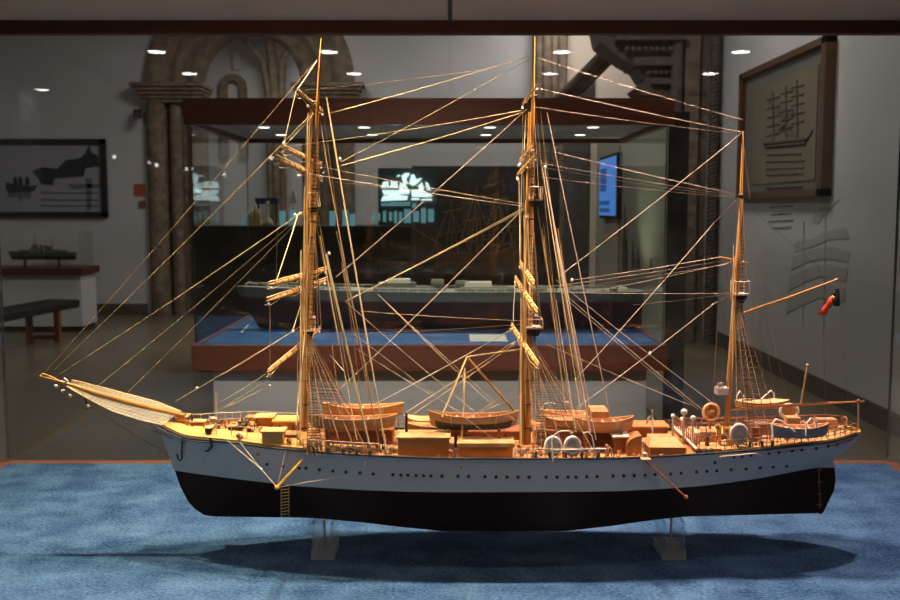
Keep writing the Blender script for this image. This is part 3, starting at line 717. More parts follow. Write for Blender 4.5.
def half(S, side):
    X, hb, hw, zb, zs, px = S
    out = []
    zw = max(EYE+interp([(157, -.603), (200, -.609), (300, -.617), (450, -.620), (600, -.6185), (680, -.615), (740, -.610), (790, -.601), (830, -.595)], px), zb+.0005); zwl_ = zw; zw = min(zw, zs-.0005)
    hw_ = hw if zb < EYE-.62 else .001
    full = interp([(175, 0), (240, .08), (280, .22), (330, .6), (380, .85), (430, 1), (580, 1), (640, .75), (680, .45), (740, .12), (800, 0)], px)
    pw = 1.0-.91*full
    for i in range(NA+1):
        s = i/NA; s2 = s**(1+1.2*full); hbz = hw_*(s2**pw) if s > 0 else .0015
        out.append(Vector((X, SY+side*max(.0015, hbz), zb+(zw-zb)*s2)))
    e = 1.0 if px < 780 else .6
    for i in range(1, NB+1):
        s = i/NB
        out.append(Vector((X, SY+side*max(.0015, hw_+(hb-hw_)*(s**e)), zw+(zs-zw)*s)))
    return out
def hull_Y(X, z):
    # near side surface
    for a, b in zip(STN, STN[1:]):
        if a[0] <= X <= b[0] or b is STN[-1]:
            s = min(1, max(0, (X-a[0])/max(1e-6, b[0]-a[0]))); ha = half(a, -1); hb_ = half(b, -1)
            pts = [ha[i].lerp(hb_[i], s) for i in range(len(ha))]
            for p, q in zip(pts, pts[1:]):
                if p.z <= z <= q.z: return p.y+(q.y-p.y)*(z-p.z)/max(1e-6, q.z-p.z)
            return pts[-1].y
    return SY
def on_hull(px, py):
    Y = 2.08
    for _ in range(8):
        p = at(px, py, Y); Y = hull_Y(p.x, p.z)
    return at(px, py, Y)
mbL = MB(); mbU = MB()
for side in (-1, 1):
    secs = [half(S, side) for S in STN]
    loft(mbL, [s[:NA+1] for s in secs]); loft(mbU, [s[NA:] for s in secs])
hull = mbU.build('upper_hull', M['grey'], ship); low = mbL.build('underwater_hull', M['boot'], ship)
# deck
def sheer_z(X):
    for a, b in zip(STN, STN[1:]):
        if a[0] <= X <= b[0]: return a[4]+(b[4]-a[4])*(X-a[0])/(b[0]-a[0])
    return STN[-1][4]
def hbd(X):
    for a, b in zip(STN, STN[1:]):
        if a[0] <= X <= b[0]: return a[1]+(b[1]-a[1])*(X-a[0])/(b[0]-a[0])
    return .002
DZ = .004
mb = MB(); vs = []
for S in STN: vs += [(S[0], SY-S[1]*.985, S[4]-DZ), (S[0], SY, S[4]-DZ+S[1]*.03), (S[0], SY+S[1]*.985, S[4]-DZ)]
mb.add(vs, [f for i in range(len(STN)-1) for f in ((3*i, 3*i+1, 3*i+4, 3*i+3), (3*i+1, 3*i+2, 3*i+5, 3*i+4))]); mb.build('deck', M['deck'], ship)
def rail_pts(x0, x1, side, dz, inset=0, n=40):
    out = []
    X0, X1 = sheer_pt(x0)[0].x, sheer_pt(x1)[0].x
    for i in range(n+1):
        X = X0+(X1-X0)*i/n; out.append(Vector((X, SY+side*max(.001, hbd(X)-inset), sheer_z(X)+dz)))
    return out
for side in (-1, 1):
    MB().tube(rail_pts(157, 859.5, side, .0005, n=90), .0026, 6).build('rubbing_strake', M['rail'], ship)
# forecastle bulwark
for side in (-1, 1):
    mb = MB(); A = rail_pts(157, 306, side, .001, .001, 30); B = [p+Vector((0, 0, .006)) for i, p in enumerate(A)]
    Cc = [p-Vector((0, side*.003, 0)) for p in A]; D = [p-Vector((0, side*.003, 0)) for p in B]
    loft(mb, [[a, b, d, c, a] for a, b, c, d in zip(A, B, Cc, D)], smooth=False); bw = mb.build('bulwark', M['bulw'], ship)
    mb = MB(); kk = [1]*len(B)
    I_ = [Vector((b.x, SY+side*max(.0005, abs(b.y-SY)-.030*k_), b.z+.013*k_)) for b, k_ in zip(B, kk)]
    J_ = [p-Vector((0, 0, .022)) for p in I_]
    loft(mb, [[b, i_, j_] for b, i_, j_ in zip(B, I_, J_)], smooth=False); mb.build('sloping_cap_plank', M['bulw'], bw)
# poop low bulwark
for side in (-1, 1):
    mb = MB(); A = rail_pts(722, 860, side, .001, .001, 30); B = [p+Vector((0, 0, .005)) for p in A]
    Cc = [p-Vector((0, side*.012, 0)) for p in A]; D = [p-Vector((0, side*.012, 0)) for p in B]
    loft(mb, [[a, b, d, c, a] for a, b, c, d in zip(A, B, Cc, D)], smooth=False); mb.build('waterway', M['bulw'], ship)
# deadwood and rudder
pts = [(0, 0), (818, 513), (821, 513.5), (823.5, 510.5), (827, 503), (833, 491), (835, 480), (834, 467), (818, 467), (0, 0)]
MB().prism([at(x, y, SY)-Vector((0, .004, 0)) for x, y in pts[1:-1]], (0, .008, 0)).build('rudder', M['boot'], ship)
rd = [at(x, y, SY) for x, y in ((818, 467), (834, 467), (832, 459), (829, 453), (818, 458))]
MB().prism([p-Vector((0, .0055, 0)) for p in rd], (0, .011, 0)).build('rudder_head', M['grey'], ship)
mb = MB()
for y in (470, 482, 494, 505): mb.tube([at(817, y, SY-.006), at(822, y-.5, SY-.006)], .0018)
mb.tube([at(818.5, 466, SY-.006), at(820, 508, SY-.006)], .0014, 5); mb.build('rudder_hinge', M['house_d'], ship)
# portholes
PH = [(267, 464), (282.7, 466), (299.5, 468), (306, 468), (319.5, 469.6), (333, 471), (346, 472), (360, 472.6), (373, 473.8), (393, 474.6), (401, 475), (408, 475), (416, 475.3), (423.5, 475.6), (431, 475.8), (442, 476), (458, 476.2), (468.5, 476.3), (485, 476.7), (496, 476.8), (507, 477), (518, 477), (529, 477), (546, 477), (557, 477), (568, 477), (576, 477), (586.7, 476.7), (597, 476.3), (613, 475.8), (623.7, 475.6), (634, 475.4), (645, 475), (655, 474.5), (670.7, 473.8), (681, 473), (696.5, 471.8), (706.7, 471.2), (716.5, 470.7), (731, 469.6), (746, 468.6), (760, 467.6), (773, 466.8), (786.5, 466), (714.7, 462.4), (734, 456.8), (742, 456.2), (751, 455.4), (769, 453.3), (778.7, 452.3), (792, 450.8), (801.6, 449.8), (816, 448.2), (828, 446), (836.5, 444.6)]
for px, py in PH:
    p = on_hull(px, py)
    MB().lathe((p.x, p.y-.0012, p.z), [(.0036, -.001), (.0036, .004)], 12, axis='Y').build('porthole', M['black'], hull)
# hawse fittings
for px, py in ((258, 454), (283, 466)):
    p = on_hull(px, py); MB().lathe((p.x, p.y-.001, p.z), [(.0042, -.001), (.0042, .003)], 12, axis='Y').build('hawse_plate', M['spar'], hull)

FC0, FC1 = sheer_pt(159)[0].x, sheer_pt(306)[0].x
deckz = lambda X: sheer_z(X)+.0165 if X < FC1 else sheer_z(X)-DZ
mb = MB(); fv = []
for i in range(31):
    X = FC0+(FC1-FC0)*i/30; h = max(.0008, hbd(X)-.028); fv += [(X, SY-h, sheer_z(X)+.0165), (X, SY, sheer_z(X)+.0175), (X, SY+h, sheer_z(X)+.0165)]
mb.add(fv, [f for i in range(30) for f in ((3*i, 3*i+1, 3*i+4, 3*i+3), (3*i+1, 3*i+2, 3*i+5, 3*i+4))])
h = hbd(FC1)-.002; mb.add([(FC1, SY-h, sheer_z(FC1)-DZ), (FC1, SY+h, sheer_z(FC1)-DZ), (FC1, SY+h, sheer_z(FC1)+.0165), (FC1, SY-h, sheer_z(FC1)+.0165)], [(0, 1, 2, 3)]); mb.build('forecastle_deck', M['deck'], ship)
POOP_X = at(697, 449, 2.095).x
# ---- bowsprit
bs = [at(40, 376, SY), at(66, 383, SY), at(100, 394, SY), at(140, 405, SY), at(185, 416, SY)]
bsp = MB().tube(bs, [.0025, .0035, .005, .0065, .007], 10).build('bowsprit', M['mast'], ship)
MB().tube([at(40, 376, SY), at(43, 373.5, SY), at(52, 377, SY), at(58, 380, SY)], .0018).build('bowsprit_cap', M['bulw'], bsp)
MB().tube([at(58, 380, SY), at(63, 383.5, SY), at(68, 381, SY-.01), at(64, 378, SY-.01)], .0022).build('bowsprit_band', M['white'], bsp)
for k, (sd) in enumerate((-1, 1)):
    up = [(72, 380), (98, 386), (128, 394), (158, 402), (181, 411)]
    if sd < 0: lo_ = [(66, 386), (92, 401), (112, 411), (140, 420), (162, 425)]
    else: lo_ = up
    mid = [(70, 385), (98, 395), (128, 403), (155, 409), (176, 414)]
    mb = MB()
    a_ = [at(x, y, SY) for x, y in mid]
    b_ = [at(x, y, SY+sd*(.006+.012*i)) for i, (x, y) in enumerate(lo_)]
    loft(mb, [[a_[i], a_[i].lerp(b_[i], .5)-Vector((0, 0, .002)), b_[i]] for i in range(5)], smooth=False)
    nt_ = mb.build('bowsprit_net', M['net'], ship)
    MB().tube(b_, .0013, 5).build('net_rope', M['rope'], nt_)
    mb = MB()
    for i in range(25):
        u = i/24*4; j = min(3, int(u)); s_ = u-j; mb.tube([a_[j].lerp(a_[j+1], s_), b_[j].lerp(b_[j+1], s_)], .0004, 3)
    for f in (.25, .5, .75): mb.tube([a_[i].lerp(b_[i], f) for i in range(5)], .0004, 3)
    mb.build('net_mesh', M['rope'], nt_)
# dolphin striker stays
mb = MB(); mb.tube([at(52, 383, SY), at(60, 388, SY), at(80, 401, SY), at(104, 415, SY), at(136, 436, SY), at(160, 449, SY), at(169, 456, SY)], .0009, 5); st_ = mb.build('martingale_stay', M['rope_b'], ship)
for (x, y) in ((56, 386), (63, 391), (70, 396), (88, 406)): MB().ball(at(x, y, SY-.004), .0042, 8, sx=1.2).build('stay_block', M['raftgrey'], st_)
MB().tube([at(84, 395, SY), at(88, 409, SY)], .0018).build('dolphin_striker', M['rope_d'], ship)
MB().tube([at(145, 428, SY-.01), at(158, 432, SY-.02), at(172, 438, SY-.04)], .0016).build('bow_chain', M['rail'], ship)
MB().tube([at(150, 424, SY-.012), at(165, 432, SY-.03), at(183, 439, SY-.05)], .0022).build('bow_chain', M['rail'], ship)
# anchors
p1 = on_hull(183, 441); off = Vector((0, -.007, 0))
mb = MB(); mb.tube([on_hull(183, 440)+off, on_hull(182.5, 451)+off, on_hull(183, 457)+off, on_hull(181, 460)+off, on_hull(178.5, 458)+off, on_hull(178, 453.5)+off], .0019); mb.ball(on_hull(183, 441)+off, .0035, 8); mb.build('anchor', M['rail'], ship)
mb = MB(); mb.tube([on_hull(210.5, 437)+off, on_hull(212, 442)+off, on_hull(212.5, 446)+off, on_hull(209, 450)+off, on_hull(205.5, 450.5)+off], [.003, .003, .003, .003, .0015]); mb.build('anchor', M['rail'], ship)
MB().tube([on_hull(187, 439.5)+off, on_hull(200, 441)+off, on_hull(212, 441.5)+off], .0016).build('anchor_chain', M['rail'], ship)
# boat boom, ropes, rope ladder on hull side
hb_a = on_hull(303, 459)+Vector((0, -.006, 0)); hb_b = at(277, 487.5, hb_a.y-.03)
bb = MB().tube([hb_a, hb_b], .0033, 8).build('boat_boom', M['vent_y'], ship)
MB().ball(hb_b, .0055, 8).build('boom_tip', M['vent_y'], bb)
kn = at(261, 469, hb_b.y+.01)
for a_, b_ in (((226, 440), kn), ((240, 443), kn), (None, None)):
    if a_: MB().tube([on_hull(*a_)+Vector((0, -.003, .003)), b_], .0009, 4).build('boom_guy', M['rope_p'], bb)
MB().tube([kn, hb_b], .0011, 4).build('boom_guy', M['rope_p'], bb); MB().ball(kn, .003, 8).build('guy_block', M['white'], bb)
MB().tube([hb_b, on_hull(347, 475)+Vector((0, -.003, 0))], .0009, 4).build('boom_guy', M['rope_p'], bb)
MB().tube([hb_b, on_hull(286, 450)+Vector((0, -.003, .0))], .0006, 4).build('boom_guy', M['rope_p'], bb)
mb = MB()
for x in (281, 289): mb.tube([at(x, 487, hb_b.y+.012), at(x, 517, hb_b.y+.02)], .0007, 4)
for k in range(9): mb.tube([at(281, 490+k*3.1, hb_b.y+.012+.001*k), at(289, 489+k*3.1, hb_b.y+.012+.001*k)], .0008, 4)
mb.build('rope_ladder', M['rope_b'], ship)
# gangway
g0 = on_hull(644, 459)+Vector((0, -.006, 0)); g1 = at(686, 497, g0.y-.015)
gw = thing
mb = MB(); d = (g1-g0)
for o in (-.006, .006): mb.tube([g0+Vector((0, o-.006, 0)), g1+Vector((0, o-.006, 0))], .0016)
for k in range(15): mb.tube([g0+d*(k/14)+Vector((0, -.013, 0)), g0+d*(k/14)+Vector((0, .001, 0))], .001, 4)
gy = mb.build('gangway', M['house_d'], ship)
MB().box(g0+Vector((.001, -.008, .004)), (.02, .018, .002)).build('gangway_platform', M['roof'], gy); MB().ball(g1, .0045, 8).build('gangway_foot', M['house'], gy)
MB().tube([on_hull(479, 469.5)+Vector((0, -.003, 0)), on_hull(487, 470)+Vector((0, -.003, 0))], .0016).build('hull_fitting', M['white'], hull)
MB().ball(on_hull(461.5, 467.5), .0035, 8).build('hull_fitting', M['brass'], hull)
p = on_hull(365, 463); MB().tube([p+Vector((0, -.004, .004)), p+Vector((0, -.004, -.006))], .0016).build('hull_fitting', M['white'], hull)
MB().tube([on_hull(719, 456)+off, on_hull(755, 452.5)+off, on_hull(763, 457)+off], .0016).build('boat_rope', M['rope_p'], hull)

# ---- deckhouses
def house(x0, x1, yt, yb, Y, depth, m, mr=None, over=.004, name='deckhouse', rh=.005, panels=True):
    a = at(x0, yb, Y); b = at(x1, yt, Y)
    zb_ = min(deckz((a.x+b.x)/2)-.002, a.z)
    o = MB().box2((a.x, Y, zb_), (b.x, Y+depth, b.z)).build(name, m, ship)
    bv = o.modifiers.new('bevel', 'BEVEL'); bv.width = .0012; bv.segments = 2
    r = MB().box2((a.x-over, Y-over, b.z), (b.x+over, Y+depth+over, b.z+rh)).build('roof', mr or M['roof'], o)
    bv = r.modifiers.new('bevel', 'BEVEL'); bv.width = .0015; bv.segments = 2
    if panels and b.x-a.x > .05:
        n = int((b.x-a.x)/.022)
        for k in range(n):
            xx = a.x+(b.x-a.x)*(k+.5)/n
            if k % 2: MB().box((xx, Y-.0005, (a.z+b.z)/2), (.009, .002, (b.z-a.z)*.62)).build('door', M['house_d'], o)
            else: MB().lathe((xx, Y-.0006, (a.z+b.z)/2+.003), [(.0026, 0), (.0026, .001)], 8, axis='Y').build('window', M['black'], o)
    return o, a, b
house(262, 283, 433, 446, 2.10, .035, M['bulw'], panels=False)
house(255, 272, 419, 431, 2.22, .04, M['house'])
house(273, 300, 423, 432, 2.20, .06, M['house'], M['bulw'])
house(398, 449, 439, 457, 2.085, .065, M['house'], panels=False)
house(459, 513, 447, 456, 2.085, .05, M['house'], M['roof'], rh=.010, panels=False)
house(459, 521, 433, 441, 2.24, .06, M['house_d'], M['house_d'])
house(326, 392, 431, 440, 2.17, .10, M['house_d'], M['house'])
house(536, 612, 432, 443, 2.18, .10, M['house_d'], M['house'])
house(614, 628, 438, 451, 2.12, .05, M['house_d'], M['white'])
o, a, b = house(650, 683, 447, 455, 2.09, .08, M['house'], panels=False, rh=.001)
MB().prism([(a.x-.003, 2.085, b.z), (b.x+.003, 2.085, b.z), (b.x-.006, 2.125, b.z+.012), (a.x+.008, 2.125, b.z+.012)], (0, .04, .0)).build('skylight_top', M['roof'], o)
house(625, 668, 428, 438, 2.26, .06, M['house_d'], M['house'])
# quarter-round companion hatch
a = at(627, 452, 2.10); b = at(642, 436, 2.10); w_ = b.x-a.x; h_ = b.z-a.z
pts = [(a.x, 2.1, a.z-.01), (b.x, 2.1, a.z-.01)]+[(b.x-w_*math.sin(q), 2.1, a.z+h_*(.35+.65*math.cos(q))) for q in [i*math.pi/2/8 for i in range(9)]]
MB().prism(pts, (0, .05, 0)).build('companion_hatch', M['house'], ship)
# poop deck: raised deck over the after part, its white front beam running athwart the ship
X0 = at(697, 449, 2.095).x; X1 = at(846, 430, SY).x; mb = MB(); vs = []; ZP = EYE-.527
n = 20
def poop_z(X): return max(ZP, sheer_z(X)+.006)
for i in range(n+1):
    X = X0+(X1-X0)*i/n; h = hbd(X)*.93; z = poop_z(X)
    vs += [(X, SY-h, z), (X, SY+h, z), (X, SY-h, z-.018), (X, SY+h, z-.018)]
for i in range(n):
    a_ = 4*i; c_ = a_+4
    mb.add([vs[a_], vs[a_+1], vs[c_+1], vs[c_]], [(0, 1, 2, 3)], 0); mb.add([vs[a_], vs[c_], vs[c_+2], vs[a_+2]], [(0, 1, 2, 3)], 1); mb.add([vs[a_+1], vs[c_+1], vs[c_+3], vs[a_+3]], [(0, 1, 2, 3)], 1)
mb.add(vs[:4], [(0, 1, 3, 2)], 1); mb.add(vs[-4:], [(0, 1, 3, 2)], 1); pd = mb.build('poop_deck', [M['roof'], M['house']], ship)
hf = hbd(X0)*.95
MB().tube([(X0-.003, SY-hf, ZP+.001), (X0-.003, SY+hf, ZP+.001)], .0032).build('front_beam', M['white'], pd)
mb = MB()
for k in range(13):
    yy = SY-hf+2*hf*k/12; mb.tube([(X0+.002, yy, ZP), (X0+.002, yy, ZP+.026)], .0011, 5)
for zz in (.013, .026): mb.tube([(X0+.002, SY-hf, ZP+zz), (X0+.002, SY+hf, ZP+zz)], .001, 5)
mb.build('front_rail', M['house_d'], pd)
for yy in (SY-hf*.7, SY-hf*.2, SY+hf*.4): MB().box((X0-.002, yy, ZP-.011), (.004, .018, .014)).build('bulkhead_door', M['house_d'], pd)
for (dx, yy) in ((.012, 2.14), (.012, 2.28), (.03, 2.12)):
    mb = MB(); mb.lathe((X0+dx, yy, ZP-.001), [(.005, 0), (.003, .006), (.003, .02), (.006, .022), (.005, .03)], 10); mb.build('binnacle_stand', M['white'] if dx < .02 else M['rope_d'], pd)
mb = MB(); wc = Vector((X0+.03, 2.2, ZP+.016)); mb.tube([wc+Vector((0, .013*math.cos(q), .013*math.sin(q))) for q in [2*math.pi*k/16 for k in range(16)]], .0012, 5, closed=True)
for k in range(4): mb.tube([wc+Vector((0, .017*math.cos(math.pi*k/4), .017*math.sin(math.pi*k/4))), wc-Vector((0, .017*math.cos(math.pi*k/4), .017*math.sin(math.pi*k/4)))], .0008, 4)
mb.build('steering_wheel', M['house_d'], pd); MB().box((X0+.034, 2.2, ZP+.006), (.006, .008, .013)).build('wheel_stand', M['house'], pd)
for (x, y, Y, r) in ((684, 412, 2.18, .008), (673, 416, 2.14, .005), (693, 418, 2.13, .006)):
    MB().ball(at(x, y, Y), r, 10).build('binnacle', M['white'], ship)
    pp = at(x, y, Y); MB().tube([(pp.x, pp.y, deckz(pp.x)), pp], .0025).build('binnacle_post', M['rope_p'], ship)
# ---- railings
def railing(x0, x1, side, h, m, step=7, inset=.004, wires=(1, .55), r=.0009):
    P = rail_pts(x0, x1, side, 0, inset, max(2, int((x1-x0)/step)))
    mb = MB()
    for p in P: mb.tube([p-Vector((0, 0, .003)), p+Vector((0, 0, h))], r*1.15, 5)
    for f in wires: mb.tube([p+Vector((0, 0, h*f)) for p in P], r, 5)
    return mb.build('railing', m, ship)
railing(170, 300, 1, .034, M['rope_p']); railing(215, 262, -1, .036, M['rope_p'], 12, .012, (1,))
railing(300, 392, 1, .027, M['rope_b']); railing(392, 700, 1, .024, M['rope_b'])
railing(303, 378, -1, .026, M['rope_p'], 7, r=.0012); railing(378, 392, -1, .024, M['rope_p'], 7)
railing(515, 612, -1, .022, M['rope_p'], 6, r=.0011); railing(725, 856, -1, .026, M['rope_b'], 6.5); railing(700, 856, 1, .028, M['house_d'], 6.5)
# inner poop rails
mb = MB()
for i in range(17):
    X = X0+(X1-X0)*i/16
    for sd in (-1, 1): mb.tube([(X, SY+sd*hbd(X)*.78, poop_z(X)-.004), (X, SY+sd*hbd(X)*.78, poop_z(X)+.022)], .0009, 4)
for sd in (-1, 1):
    for zz in (.012, .024): mb.tube([(X0+(X1-X0)*i/16, SY+sd*hbd(X0+(X1-X0)*i/16)*.78, poop_z(X0+(X1-X0)*i/16)+zz) for i in range(17)], .0009, 4)
mb.build('poop_railing', M['house_d'], ship)

# ---- boats
def boat(x0, x1, yt, yb, Y, m, m_in, cover=None, low_m=None, name='lifeboat', beam=.036, chock=True):
    a = at(x0, yb, Y); b = at(x1, yt, Y); L = b.x-a.x; H = b.z-a.z; xc = (a.x+b.x)/2
    n = 16; outer = []; inner = []
    for i in range(n+1):
        u = -1+2*i/n; hb = beam/2*(1-abs(u)**2.6)+.0008; sh = H*(1+.28*abs(u)**2.2)-.14*H; kz = H*.28*abs(u)**4
        row = []; 
        for k in range(-5, 6):
            s = abs(k)/5; row.append(Vector((xc+u*L/2*(.93+.07*s), Y+math.copysign(hb*(s**.55), k) if k else Y, a.z+kz+(sh-kz)*(s**1.3))))
        outer.append(row)
        inner.append([Vector((v.x*.985+xc*.015, Y+(v.y-Y)*.86, max(v.z, a.z+kz+.0)+(.003 if abs(j-5) < 5 else 0))) for j, v in enumerate(row)])
    mb = MB(); loft(mb, outer); loft(mb, inner, 1)
    for i in range(n):
        for j in (0, -1): mb.add([outer[i][j], outer[i+1][j], inner[i+1][j], inner[i][j]], [(0, 1, 2, 3)], 0)
    o = mb.build(name, [m, m_in], ship, fix=False)
    for j in (0, -1): MB().tube([r[j] for r in outer], .0014, 5).build('gunwale', M['roof'] if m is not M['gig'] else M['boat'], o)
    if low_m:
        mb = MB(); loft(mb, [[v+Vector((0, math.copysign(.0008, v.y-Y), -.0006)) for v in row[2:9]] for row in outer[1:-1]]); mb.build('bottom_paint', low_m, o)
    if cover:
        mb = MB(); loft(mb, [[r[0], (r[0]+r[-1])/2+Vector((0, 0, .008*(1-abs(i/n*2-1)**4))), r[-1]] for i, r in enumerate(outer)]); mb.build('canvas_cover', cover, o)
    else:
        for i in (3, 5, 8, 11, 13):
            l, r_ = inner[i][1], inner[i][-2]; MB().box((l+r_)/2+Vector((0, 0, .001)), (.005, (r_-l).length, .0015)).build('thwart', M['roof'], o)
    for u in (4, 12):
        if m is not M['gig']:
            MB().tube([v+Vector((0, 0, .0012 if 0 < k < 10 else .002)) for k, v in enumerate(outer[u][:5])], .0016, 5).build('strap', M['white'], o)
    if chock:
        for u in (.22, .78):
            X = a.x+L*u; zz = deckz(X)
            MB().box2((X-.003, Y-beam*.4, zz-.002), (X+.003, Y+beam*.4, a.z+.006)).build('chock', M['house_d'], o)
    return o
boat(322, 404, 404.5, 418, 2.29, M['boat'], M['boat_in'], beam=.045)
boat(308, 397, 416, 430, 2.13, M['boat'], M['boat_in'], beam=.045)
boat(404, 443, 417, 432, 2.28, M['boat'], M['boat_in'], M['roof'], beam=.04)
boat(428, 519, 413, 430, 2.14, M['boat'], M['boat_in'], low_m=M['green'], beam=.045)
boat(405, 470, 424, 437, 2.18, M['boat'], M['boat_in'], M['roof'], beam=.035)
boat(541, 606, 411, 425, 2.29, M['boat'], M['boat_in'], beam=.045)
boat(572, 634, 418, 433, 2.15, M['boat'], M['boat_in'], beam=.045)
boat(540, 596, 417, 431, 2.20, M['boat'], M['boat_in'], M['roof'], beam=.04)
boat(768, 829, 425, 438.5, 2.10, M['gig'], M['boat_in'], name='gig_boat', beam=.036, chock=False)
boat(734, 789, 401, 409, 2.30, M['boat'], M['boat_in'], M['boat'], name='gig_boat', beam=.03, chock=False)
a = at(590, 418, 2.2); b = at(607, 409, 2.2); MB().box2((a.x, 2.17, a.z-.02), (b.x, 2.24, b.z)).build('canvas_bundle', M['roof'], ship)
# davits for gigs
def davit(pts, Y, r=.0018, m=None, nm='davit'): return MB().tube([at(x, y, Y) for x, y in pts], r, 6).build(nm, m or M['white'], ship)
davit([(773, 437), (772, 424), (776, 419), (782, 421), (795, 432)], 2.075); davit([(806, 436), (806, 424), (811, 418), (816, 421), (817, 428)], 2.075)
davit([(737, 404), (737, 396), (740, 391), (742, 394), (746, 400)], 2.31); davit([(774, 402), (774, 394), (771, 390), (768, 393), (760, 400)], 2.31)
davit([(553, 459), (552, 440), (555, 434), (561, 431), (568, 431), (573, 433)], 2.06, .0014); davit([(583, 433), (588, 432), (592, 436), (594, 445), (594, 458)], 2.06, .0014)
davit([(541, 412), (543, 405), (549, 402), (556, 404)], 2.33, .0014); davit([(562, 402), (568, 402), (573, 406), (574, 412)], 2.33, .0014)
davit([(551, 450), (606, 449)], 2.06, .0013, nm='boat_boom_rail')
davit([(553, 462), (553, 448)], 2.055, .0009)
# ---- life rafts, vents, capstans etc.
def raft(px, py, Y, rx, rz_, m_ring, m_disc, tilt=0, spokes=False, name='life_raft'):
    c = at(px, py, Y); k = Y/F
    ring = [(c.x+rx*k*math.cos(q), c.y+tilt*rz_*k*math.sin(q), c.z+rz_*k*math.sin(q)) for q in [2*math.pi*i/24 for i in range(24)]]
    o = MB().tube(ring, .0042, 8, closed=True).build(name, m_ring, ship)
    mb = MB(); mb.add(ring, [tuple(range(24))]); mb.prism([Vector(r)+Vector((0, .003, 0)) for r in ring], (0, .006, 0)); mb.build('raft_floor', m_disc, o, fix=True)
    if spokes:
        mb = MB()
        for i in range(0, 24, 2): mb.tube([Vector(ring[i])+Vector((0, -.002, 0)), Vector(c)+Vector((0, -.004, 0))], .0008, 4)
        mb.build('raft_lashing', m_ring, o)
    zz = c.z-rz_*k; 
    MB().tube([(c.x, c.y+.005, min(deckz(c.x), zz)-.001), (c.x, c.y+.005, zz+.004)], .003).build('raft_post', M['house_d'], o)
    return o
raft(553, 446, 2.075, 7.2, 9, M['white'], M['raftgrey']); raft(572.5, 446, 2.075, 7.2, 9, M['white'], M['raftgrey'])
raft(739, 434, 2.10, 8, 9.5, M['raftgrey'], M['raftgrey'], spokes=True); raft(711, 412, 2.26, 7.5, 8, M['roof'], M['roof'], spokes=True)
raft(789, 411, 2.27, 9, 6.5, M['white'], M['roof'])
def vent(px, py, Y, s, m, name='cowl_vent'):
    c = at(px, py, Y); zz = deckz(c.x)
    mb = MB(); mb.tube([(c.x, c.y, min(zz, c.z-s)), (c.x, c.y, c.z), (c.x-s*.25, c.y-s*.2, c.z+s*.35), (c.x-s*.7, c.y-s*.5, c.z+s*.45)], [s*.4, s*.4, s*.55, s*.85], 10); o = mb.build(name, m, ship)
    MB().ball((c.x-s*.74, c.y-s*.53, c.z+s*.46), s*.6, 8).build('vent_mouth', M['house_d'], o); return o
vent(242, 437, 2.12, .009, M['raftgrey']); vent(720, 428, 2.13, .009, M['vent_y']); vent(729, 431, 2.13, .009, M['vent_y'])
vent(385, 436, 2.12, .006, M['roof']); vent(452, 452, 2.08, .006, M['roof']); vent(521, 447, 2.1, .007, M['roof']); vent(608, 447, 2.12, .006, M['roof']); vent(290, 441, 2.1, .006, M['roof']); vent(300, 439, 2.1, .005, M['roof'])
vent(805, 425, 2.16, .009, M['white']); vent(812, 424, 2.18, .008, M['roof']); vent(846, 420, 2.2, .009, M['rope_p'])
def capstan(px, py, Y, r, m, mb_=None):
    c = at(px, py, Y); zz = min(deckz(c.x), c.z)
    o = MB().lathe((c.x, c.y, zz), [(r*1.2, 0), (r*1.2, r*.5), (r*.7, r*.8), (r*.55, r*1.6), (r*.95, r*2.1), (r*.9, r*2.5)], 12).build('capstan', m, ship)
    MB().lathe((c.x, c.y, zz), [(r*1.45, -.001), (r*1.45, r*.3)], 12).build('capstan_base', M['black'], o)
capstan(213, 420, 2.2, .0085, M['white']); capstan(645, 439, 2.15, .0085, M['white']); capstan(240, 422, 2.19, .006, M['rope_d'])
for x in (698.5, 704.5, 711): 
    c = at(x, 452, 2.09); o = MB().lathe((c.x, c.y, deckz(c.x)), [(.0062, 0), (.0062, .009), (.003, .012)], 10).build('bollard', M['black'], ship); MB().ball((c.x, c.y, deckz(c.x)+.013), .0045, 8).build('bollard_cap', M['roof'], o)
MB().tube([at(216.5, 411, 2.2), at(216.5, 392, 2.2)], .0028, 8).build('jack_post', M['white'], ship)
MB().tube([at(406.5, 434, 2.13), at(406.5, 413, 2.13)], .003, 8).build('galley_funnel', M['black'], ship)
mb = MB(); mb.tube([at(652.5, 440, 2.2), at(652.5, 414, 2.2), at(649, 417, 2.2), at(646.5, 424, 2.2)], .0019); mb.tube([at(652, 410, 2.2), at(652, 414, 2.2)], .003); mb.build('crane_post', M['white'], ship)
def bits(px0, px1, py0, py1, Y, n, mats, sc=1):
    for _ in range(n):
        px = random.uniform(px0, px1); Yr = Y+random.uniform(-.02, .05); X = at(px, py0, Yr).x
        if abs(Yr-SY) > hbd(X)-(.03 if X < FC1 else .006): continue
        up_ = .010 if X > POOP_X else 0
        h = random.uniform(.005, .014)*sc; w_ = random.uniform(.004, .011)*sc; z = deckz(X)+up_
        c = (X, Yr, z+h/2-.001)
        k = random.random()
        mb = MB()
        if k < .45: mb.box(c, (w_, w_*.8, h), rz=random.random()); nm = 'deck_locker'
        elif k < .75: mb.lathe((X, Yr, z-.001), [(w_*.4, 0), (w_*.25, h*.5), (w_*.4, h)], 8); nm = 'mooring_bitt'
        else: mb.tube([(X, Yr, z), (X, Yr, z+h*1.8)], .0014); mb.tube([(X-.004, Yr, z+h*1.2), (X+.004, Yr, z+h*1.2)], .001); nm = 'pin_post'
        mb.build(nm, random.choice(mats), ship)
bits(180, 262, 420, 440, 2.17, 70, [M['house_d'], M['boat_in'], M['roof'], M['rope_d'], M['bulw']])
bits(284, 300, 440, 450, 2.12, 4, [M['roof'], M['bulw']])
